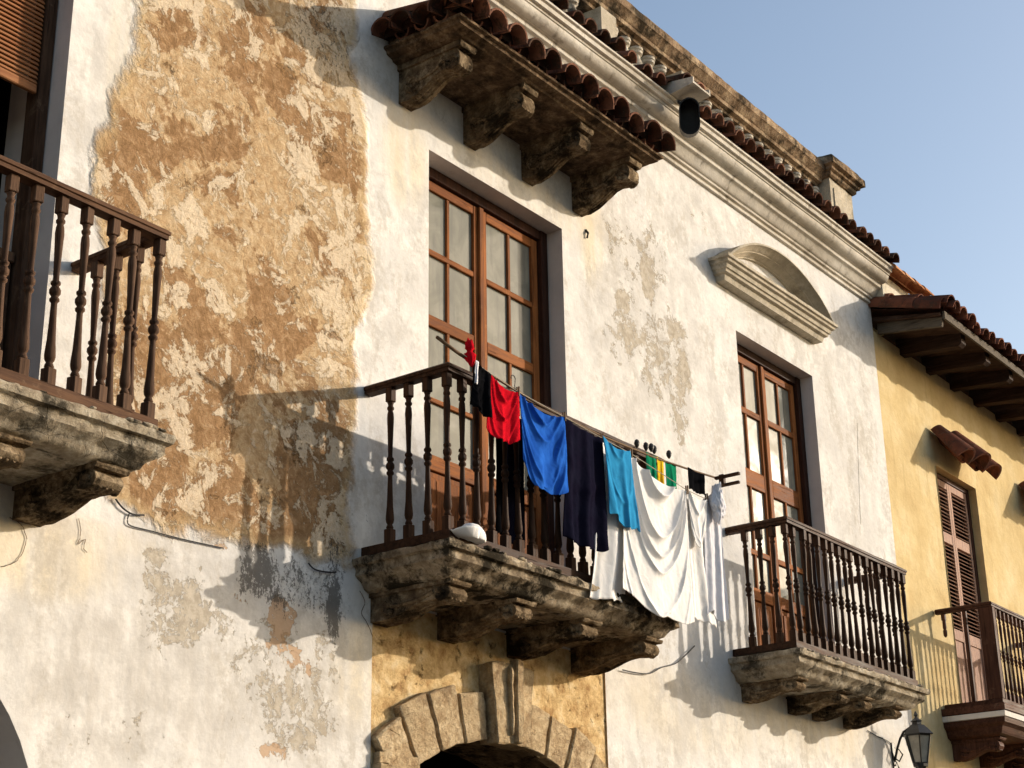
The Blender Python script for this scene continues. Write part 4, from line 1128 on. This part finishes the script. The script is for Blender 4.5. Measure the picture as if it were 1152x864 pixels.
def cloth(xa, xb, bxa, bxb, zbot, y=RY, vf=3.0, va=.02, sw=.0, swn=3, swa=0.02, sag=.02, ztop=None, seed=0, nu=44, nv=60, hem=0.0, dy=0.0, clump=0.0, rag=0.006, twist=0, yb=0.0, pinz=None):
    """hanging cloth: pinned between xa and xb, falling to zbot(u) between bxa and bxb"""
    bm = bmesh.new(); g = []
    ztop = ztop or ropez
    for j in range(nv + 1):
        v = j / nv; row = []
        for i in range(nu + 1):
            u = i / nu; s4 = 4 * u * (1 - u)
            xt = xa + (xb - xa) * u; zt = ztop(xt) - sag * s4
            xo = bxa + (bxb - bxa) * u; zo = zbot(u) if callable(zbot) else zbot
            e = v ** .8
            x = xt + (xo - xt) * e; z = zt + (zo - zt) * v
            ph = noise.noise(Vector((seed * 3.1, v * 1.3, u * 1.5))) * 1.1
            f1 = math.sin(2 * math.pi * vf * u + ph * 2 + seed)
            f2 = math.sin(2 * math.pi * vf * 2.3 * u + ph * 3 + seed * 2) * .35
            ampv = va * (.25 + .75 * v ** .7)
            yv_ = (f1 + f2) * ampv
            if sw:
                pz = v - sw * s4; pz = pz + .07 * math.sin(7.3 * pz + seed) + .04 * math.sin(15 * pz)
                q = 2 * math.pi * swn * pz + seed + 1.6 * noise.noise(Vector((u * 1.5, v * 1.2, seed)))
                q2 = 1 - abs(math.sin(q / 2 + .4))
                wgt = (s4 ** .55) * max(0, 1 - max(0, v - .15) * .7) * (.75 + .6 * noise.noise(Vector((u * 3, v * 3 + 4, seed))))
                yv_ += -swa * (q2 ** 2.2 * 1.5 - .4) * wgt
            n2 = noise.noise(Vector((x * 9 + seed, z * 5, seed * 2))) * .004 + noise.noise(Vector((x * 28 + seed, z * 22, seed))) * .0022
            xx = x + math.sin(2 * math.pi * 3 * u + seed) * .006 * v
            zz = z + (noise.noise(Vector((u * 7 + seed, 3, 1))) * rag * 3 if j > nv * .97 else 0)
            row.append(bm.verts.new((xx, y + dy * v + yv_ + n2 - yb * v * v, zz)))
        g.append(row)
    for j in range(nv):
        for i in range(nu): bm.faces.new((g[j][i], g[j][i + 1], g[j + 1][i + 1], g[j + 1][i]))
    return bm
def garment(name, bm, mat, label, cat, loc, group='washing hung out along the central balcony', th=.003):
    o = single(name, bm, mat, label, cat, loc, group, smooth=True)
    md = o.modifiers.new('thickness', 'SOLIDIFY'); md.thickness = th
    return o
def hemf(z, c, p=2.0): return lambda u: z + c * abs(2 * u - 1) ** p
GL = 'washing hung out along the central balcony'
garment('jersey', cloth(7.62, 7.90, 7.57, 7.885, hemf(4.875, .05, 4), va=.011, vf=1.5, sw=.7, swn=2.5, swa=.020, sag=.03, seed=1), M['c_red'], 'bright red jersey with a rounded hem, between the black garment and the blue one', 'jersey', (7.75, RY, 4.87), GL)
garment('jersey', cloth(7.91, 8.405, 7.925, 8.40, lambda u: 4.645 + .06 * abs(2 * u - 1) ** 4 + (.10 * max(0, 1 - u / .22)), va=.014, vf=1.4, sw=.62, swn=2.8, swa=.026, sag=.045, seed=2.2, yb=.02, nu=90, nv=110), M['c_blue'], 'shiny royal blue jersey hanging next to the red one', 'jersey', (8.15, RY, 4.62), GL)
garment('towel', cloth(8.415, 8.85, 8.36, 8.86, hemf(4.375, .02, 2), va=.020, vf=2.2, sw=.25, swn=1.5, swa=.015, sag=.012, seed=3.4), M['c_navy'], 'long navy cloth between the royal blue jersey and the light blue shirt', 'cloth', (8.6, RY, 4.37), GL)
garment('shirt', cloth(8.81, 9.155, 8.87, 9.24, lambda u: 4.60 + .06 * (1 - u) ** 2 + .012 * math.sin(9 * u), va=.012, vf=1.7, sw=.6, swn=1.8, swa=.014, sag=.035, seed=4.3, y=RY - .035), M['c_teal'], 'light blue shirt pinned beside the large white sheet', 'shirt', (9.05, RY, 4.6), GL)
garment('bed_sheet', cloth(8.88, 9.36, 8.70, 9.14, lambda u: 4.06 + .05 * u, y=RY + .035, va=.020, vf=1.6, sag=.0, seed=5.2, nv=70), M['c_white'], 'white sheet showing below the light blue shirt, behind the big draped sheet', 'sheet', (8.9, RY, 4.05), GL)
garment('bed_sheet', cloth(9.21, 9.955, 8.99, 9.93, lambda u: 4.045 + .13 * (1 - u) ** 3 + .07 * max(0, u - .8) / .2 + .02 * math.sin(11 * u), y=RY + .0, va=.011, vf=1.4, sw=.58, swn=4.4, swa=.038, sag=.06, seed=6.4, nu=150, nv=170, yb=.03), M['c_white'], 'largest white sheet, draped in deep swags to the left of the small black cloth', 'sheet', (9.5, RY, 4.05), GL, .003)
garment('pillow_case', cloth(9.95, 10.235, 9.99, 10.19, lambda u: 4.66 + .12 * abs(2 * u - .8) ** 1.5, y=RY - .01, va=.010, vf=1.2, sw=.45, swn=2, swa=.02, sag=.03, seed=7.7), M['c_white'], 'white cloth folded to a point directly under the small black cloth', 'cloth', (10.1, RY, 4.6), GL)
garment('bed_sheet', cloth(9.94, 10.27, 9.86, 10.32, lambda u: 4.12 + .03 * math.sin(3 * u), y=RY + .035, va=.013, vf=2.0, sag=.01, seed=8.1, nv=80), M['c_white'], 'narrow white sheet behind the pointed white cloth', 'sheet', (10.1, RY, 4.1), GL)
garment('bed_sheet', cloth(10.22, 10.46, 10.18, 10.50, lambda u: 4.20 + .03 * math.sin(7 * u), y=RY + .02, va=.015, vf=2.0, sag=.01, seed=9.1, nv=80), M['c_lilac'], 'bluish white sheet at the far end of the clothesline', 'sheet', (10.35, RY, 4.2), GL)
# bundled cloth on top of the last sheet
bm = bmesh.new(); bmesh.ops.create_icosphere(bm, subdivisions=5, radius=1)
for v in bm.verts:
    p = v.co.copy(); n_ = noise.turbulence(p * 1.6 + Vector((3, 1, 7)), 3, False) * .30 - abs(math.sin(p.x * 5 + p.z * 3 + noise.noise(p * 2) * 2)) * .10
    q = p * (1 + n_); w_ = 1 - .35 * max(0, p.z)
    v.co = Vector((10.345 + q.x * .088 * w_, RY - .03 + q.y * .05, 5.06 + q.z * .15))
garment('bundled_shirt', bm, M['c_lilac'], 'crumpled white shirt bunched over the rope beside the dark wooden bars', 'shirt', (10.35, RY, 5.0), GL, .001)
garment('small_cloth', cloth(9.99, 10.225, 9.985, 10.225, lambda u: 5.095 - .0 * u, y=LYY - .025, va=.008, vf=1.5, sag=.01, seed=2.9, nu=24, nv=20, ztop=lambda x: 5.265), M['c_black'], 'small black cloth folded over the pole above the white cloths', 'cloth', (10.1, RY, 5.1), GL)
for k, (a, b, mm_, lab) in enumerate(((9.47, 9.595, 'c_green', 'green cloth on the pole, left of the yellow one'), (9.61, 9.71, 'c_yellow', 'yellow cloth on the pole between two green ones'), (9.725, 9.88, 'c_green', 'green cloth on the pole, right of the yellow one'))):
    garment('small_cloth', cloth(a, b, a - .005, b + .005, 5.02, y=LYY + .012, va=.008, vf=1.6, sag=.008, seed=3.3 + k, nu=20, nv=20, ztop=lambda x: 5.255), M[mm_], lab, 'cloth', ((a + b) / 2, RY, 5.0), GL)
garment('shorts', cloth(7.44, 7.615, 7.415, 7.60, lambda u: 5.03 - .05 * u + .0, va=.016, vf=1.6, sag=.0, seed=1.9, sw=.2, swa=.01), M['c_black'], 'black shorts hanging just left of the red jersey', 'shorts', (7.5, RY, 5.0), GL)
garment('strip_of_cloth', cloth(7.425, 7.455, 7.415, 7.44, 5.16, y=RY - .03, va=.004, vf=1, sag=0, seed=1, nu=8, nv=16), M['c_lilac'], 'narrow pale strip hanging below the red knot', 'rag', (7.43, RY, 5.2), GL)
bm = bmesh.new(); bmesh.ops.create_icosphere(bm, subdivisions=4, radius=1)
for v in bm.verts:
    p = v.co.copy(); n_ = noise.noise(p * 2 + Vector((1, 8, 2))) * .25
    wz = 1.0 if p.z > .2 else (.55 if p.z > -.1 else 1.0 + .2)
    q = p * (1 + n_)
    v.co = Vector((7.395 + q.x * .032 * wz + .01 * (1 - p.z), RY + .0 + q.y * .03 * wz, 5.365 + q.z * .088))
garment('knotted_rag', bm, M['c_red'], 'red rag knotted round the pole at the balcony corner', 'rag', (7.4, RY, 5.3), GL, .001)
# dark clothes hanging inside the railing
def inner(a, b, zt, zb_, y, mat, lab, seed, cat='trousers'):
    garment(cat, cloth(a, b, a - .005, b + .01, zb_, y=y, va=.012, vf=1.3, sag=.004, seed=seed, nu=16, nv=50, ztop=lambda x: zt), mat, lab, cat, ((a + b) / 2, y, zb_), GL)
inner(7.92, 8.03, 5.22, 4.36, -.60, M['c_black'], 'black trouser leg hanging inside the rail under the red jersey', 4.2)
inner(8.06, 8.24, 5.20, 4.33, -.59, M['c_navy'], 'dark trousers hanging inside the rail under the blue jersey', 6.1)
# pegs
for (x, z, dx) in ((7.90, None, 0), (8.41, None, 0), (8.86, None, 0), (9.215, None, 0), (9.33, 5.275, 1), (9.45, 5.285, 1), (9.52, 5.295, 1), (9.56, 5.29, 1), (9.76, 5.305, 1), (9.955, None, 0), (10.235, None, 0)):
    zz = z or ropez(x) + .008
    bm = bmesh.new(); 
    if dx: lathe(bm, [(.006, -.03), (.012, -.02), (.018, -.008), (.021, .008), (.015, .026), (.004, .034)], (x, LYY - .005, zz), 10)
    else:
        box(bm, x - .005, x + .005, RY - .012, RY - .003, zz - .035, zz + .03, .001); box(bm, x - .005, x + .005, RY + .003, RY + .012, zz - .035, zz + .03, .001)
    single('clothes_peg', bm, M['cable'] if dx else M['bamboo'], 'dark round-headed peg on the pole near the green and yellow cloths' if dx else 'wooden peg holding washing on the rope', 'clothes peg', (x, RY, zz), 'pegs on the line with dark round heads' if dx else 'wooden pegs on the rope')
# clothes hanger hook
bm = bmesh.new(); tube(bm, [(7.85 + .022 * math.cos(a), RY, 5.325 + .022 * math.sin(a)) for a in [R(200 - k * 25) for k in range(10)]] + [(7.865, RY, 5.28), (7.872, RY, 5.25)], .0035, 6)
single('clothes_hanger', bm, M['cable'], 'dark hanger hook standing above the red jersey', 'hanger', (7.85, RY, 5.25))
# white cap on the ledge
cap = thing('cap', 'white cap lying on the balcony ledge beneath the corner post', 'cap', (7.47, -.72, 4.19))
bm = bmesh.new(); bmesh.ops.create_uvsphere(bm, u_segments=28, v_segments=16, radius=1)
for v in bm.verts[:]:
    if v.co.z < -.25: v.co.z = -.25
for v in bm.verts:
    p = v.co; v.co = Vector((7.52 + p.x * .105, -.715 + p.y * .075, 4.225 + p.z * .085 + .006 * noise.noise(p * 3)))
link('crown', bm, M['c_white'], cap, smooth=True)
bm = bmesh.new()
for j in range(2):
    pass
gr = []
for i in range(9):
    rowv = []
    for k in range(17):
        a = R(100 + 170 * k / 16 - 5); rr = .09 + .075 * i / 8 * max(.15, math.sin(math.pi * k / 16)) ** .6
        rowv.append(bm.verts.new((7.505 + rr * math.cos(a) * 1.05, -.72 + rr * math.sin(a) * .72, 4.20 + .03 * (i / 8) ** 2 + .035 * abs(math.cos(math.pi * k / 16)) * (i / 8))))
    gr.append(rowv)
for i in range(8):
    for k in range(16): bm.faces.new((gr[i][k], gr[i][k + 1], gr[i + 1][k + 1], gr[i + 1][k]))
o = link('brim', bm, M['c_white'], cap, smooth=True); md = o.modifiers.new('t', 'SOLIDIFY'); md.thickness = .004

# ================================================================== CABLES AND TENDRILS ON THE WALL
def wallcurve(name, px, r, mat, label, cat, y=-.01, sub=4, jit=.0, group=None):
    P_ = [wp(*q) for q in px]; out = []
    n = len(P_)
    for i in range(n - 1):
        p0 = P_[max(i - 1, 0)]; p1 = P_[i]; p2 = P_[i + 1]; p3 = P_[min(i + 2, n - 1)]
        for k in range(sub):
            t = k / sub
            f = lambda a, b, c, d: .5 * ((2 * b) + (-a + c) * t + (2 * a - 5 * b + 4 * c - d) * t * t + (-a + 3 * b - 3 * c + d) * t ** 3)
            out.append((f(p0[0], p1[0], p2[0], p3[0]) + random.uniform(-jit, jit), y, f(p0[1], p1[1], p2[1], p3[1]) + random.uniform(-jit, jit)))
    out.append((P_[-1][0], y, P_[-1][1]))
    bm = bmesh.new(); tube(bm, out, r, 6)
    return single(name, bm, mat, label, cat, (P_[0][0], 0, P_[0][1]), group)
wallcurve('cable', [(128, 562), (136, 572), (147, 579), (160, 580)], .005, M['cable'], 'short black cable end drooping beside the left balcony', 'cable', -.015)
wallcurve('cable', [(144, 578), (142, 586), (146, 592), (170, 598), (200, 606), (236, 614), (250, 617)], .0035, M['cable'], 'thin dark cable running along the lower edge of the ochre patch', 'cable')
wallcurve('cable', [(345, 634), (352, 641), (366, 644), (376, 644)], .005, M['cable'], 'short dark cable loop in the shadow of the laundry', 'cable', -.015)
wallcurve('cable', [(698, 754), (712, 757), (728, 758), (742, 751), (757, 747), (768, 738), (779, 727)], .005, M['cable'], 'black cable curling out from under the central balcony', 'cable', -.02)
wallcurve('tendril', [(88, 583), (90, 600), (87, 612), (95, 607), (93, 616), (97, 622)], .0018, M['vine'], 'thin dry tendril dangling below the left balcony', 'tendril', -.006, 5, .003)
wallcurve('tendril', [(0, 638), (14, 634), (24, 622), (29, 606), (22, 590), (10, 582)], .0018, M['vine'], 'curved tendril on the yellowed wall at the left edge', 'tendril', -.006, 5, .003)
wallcurve('tendril', [(404, 665), (410, 678), (406, 690), (414, 704), (418, 716)], .0018, M['vine'], 'thin tendril beside the left corbel of the central balcony', 'tendril', -.006, 5, .003)
wallcurve('cable', [(975, 822), (985, 828), (996, 833), (1003, 838), (1006, 842)], .004, M['cable'], 'thin cable leading to the wall lantern', 'cable')
wallcurve('cable', [(964, 476), (966, 540), (968, 590)], .0012, M['vine'], 'thin vertical wire on the white wall next to the yellow house', 'wire', -.003)
# nail
bm = bmesh.new(); c = wp(659, 263); tube(bm, [(c[0], -.0, c[1] + .035), (c[0] + .004, -.02, c[1]), (c[0], -.012, c[1] - .04)], .010, 6)
single('hook', bm, M['iron'], 'small rusty hook on the white wall below the canopy', 'hook', (c[0], 0, c[1]))

# ------------------------------------------------------------------ render settings
scene.render.engine = 'CYCLES'
scene.cycles.max_bounces = 4; scene.cycles.diffuse_bounces = 3
scene.render.resolution_x = 1024; scene.render.resolution_y = 768
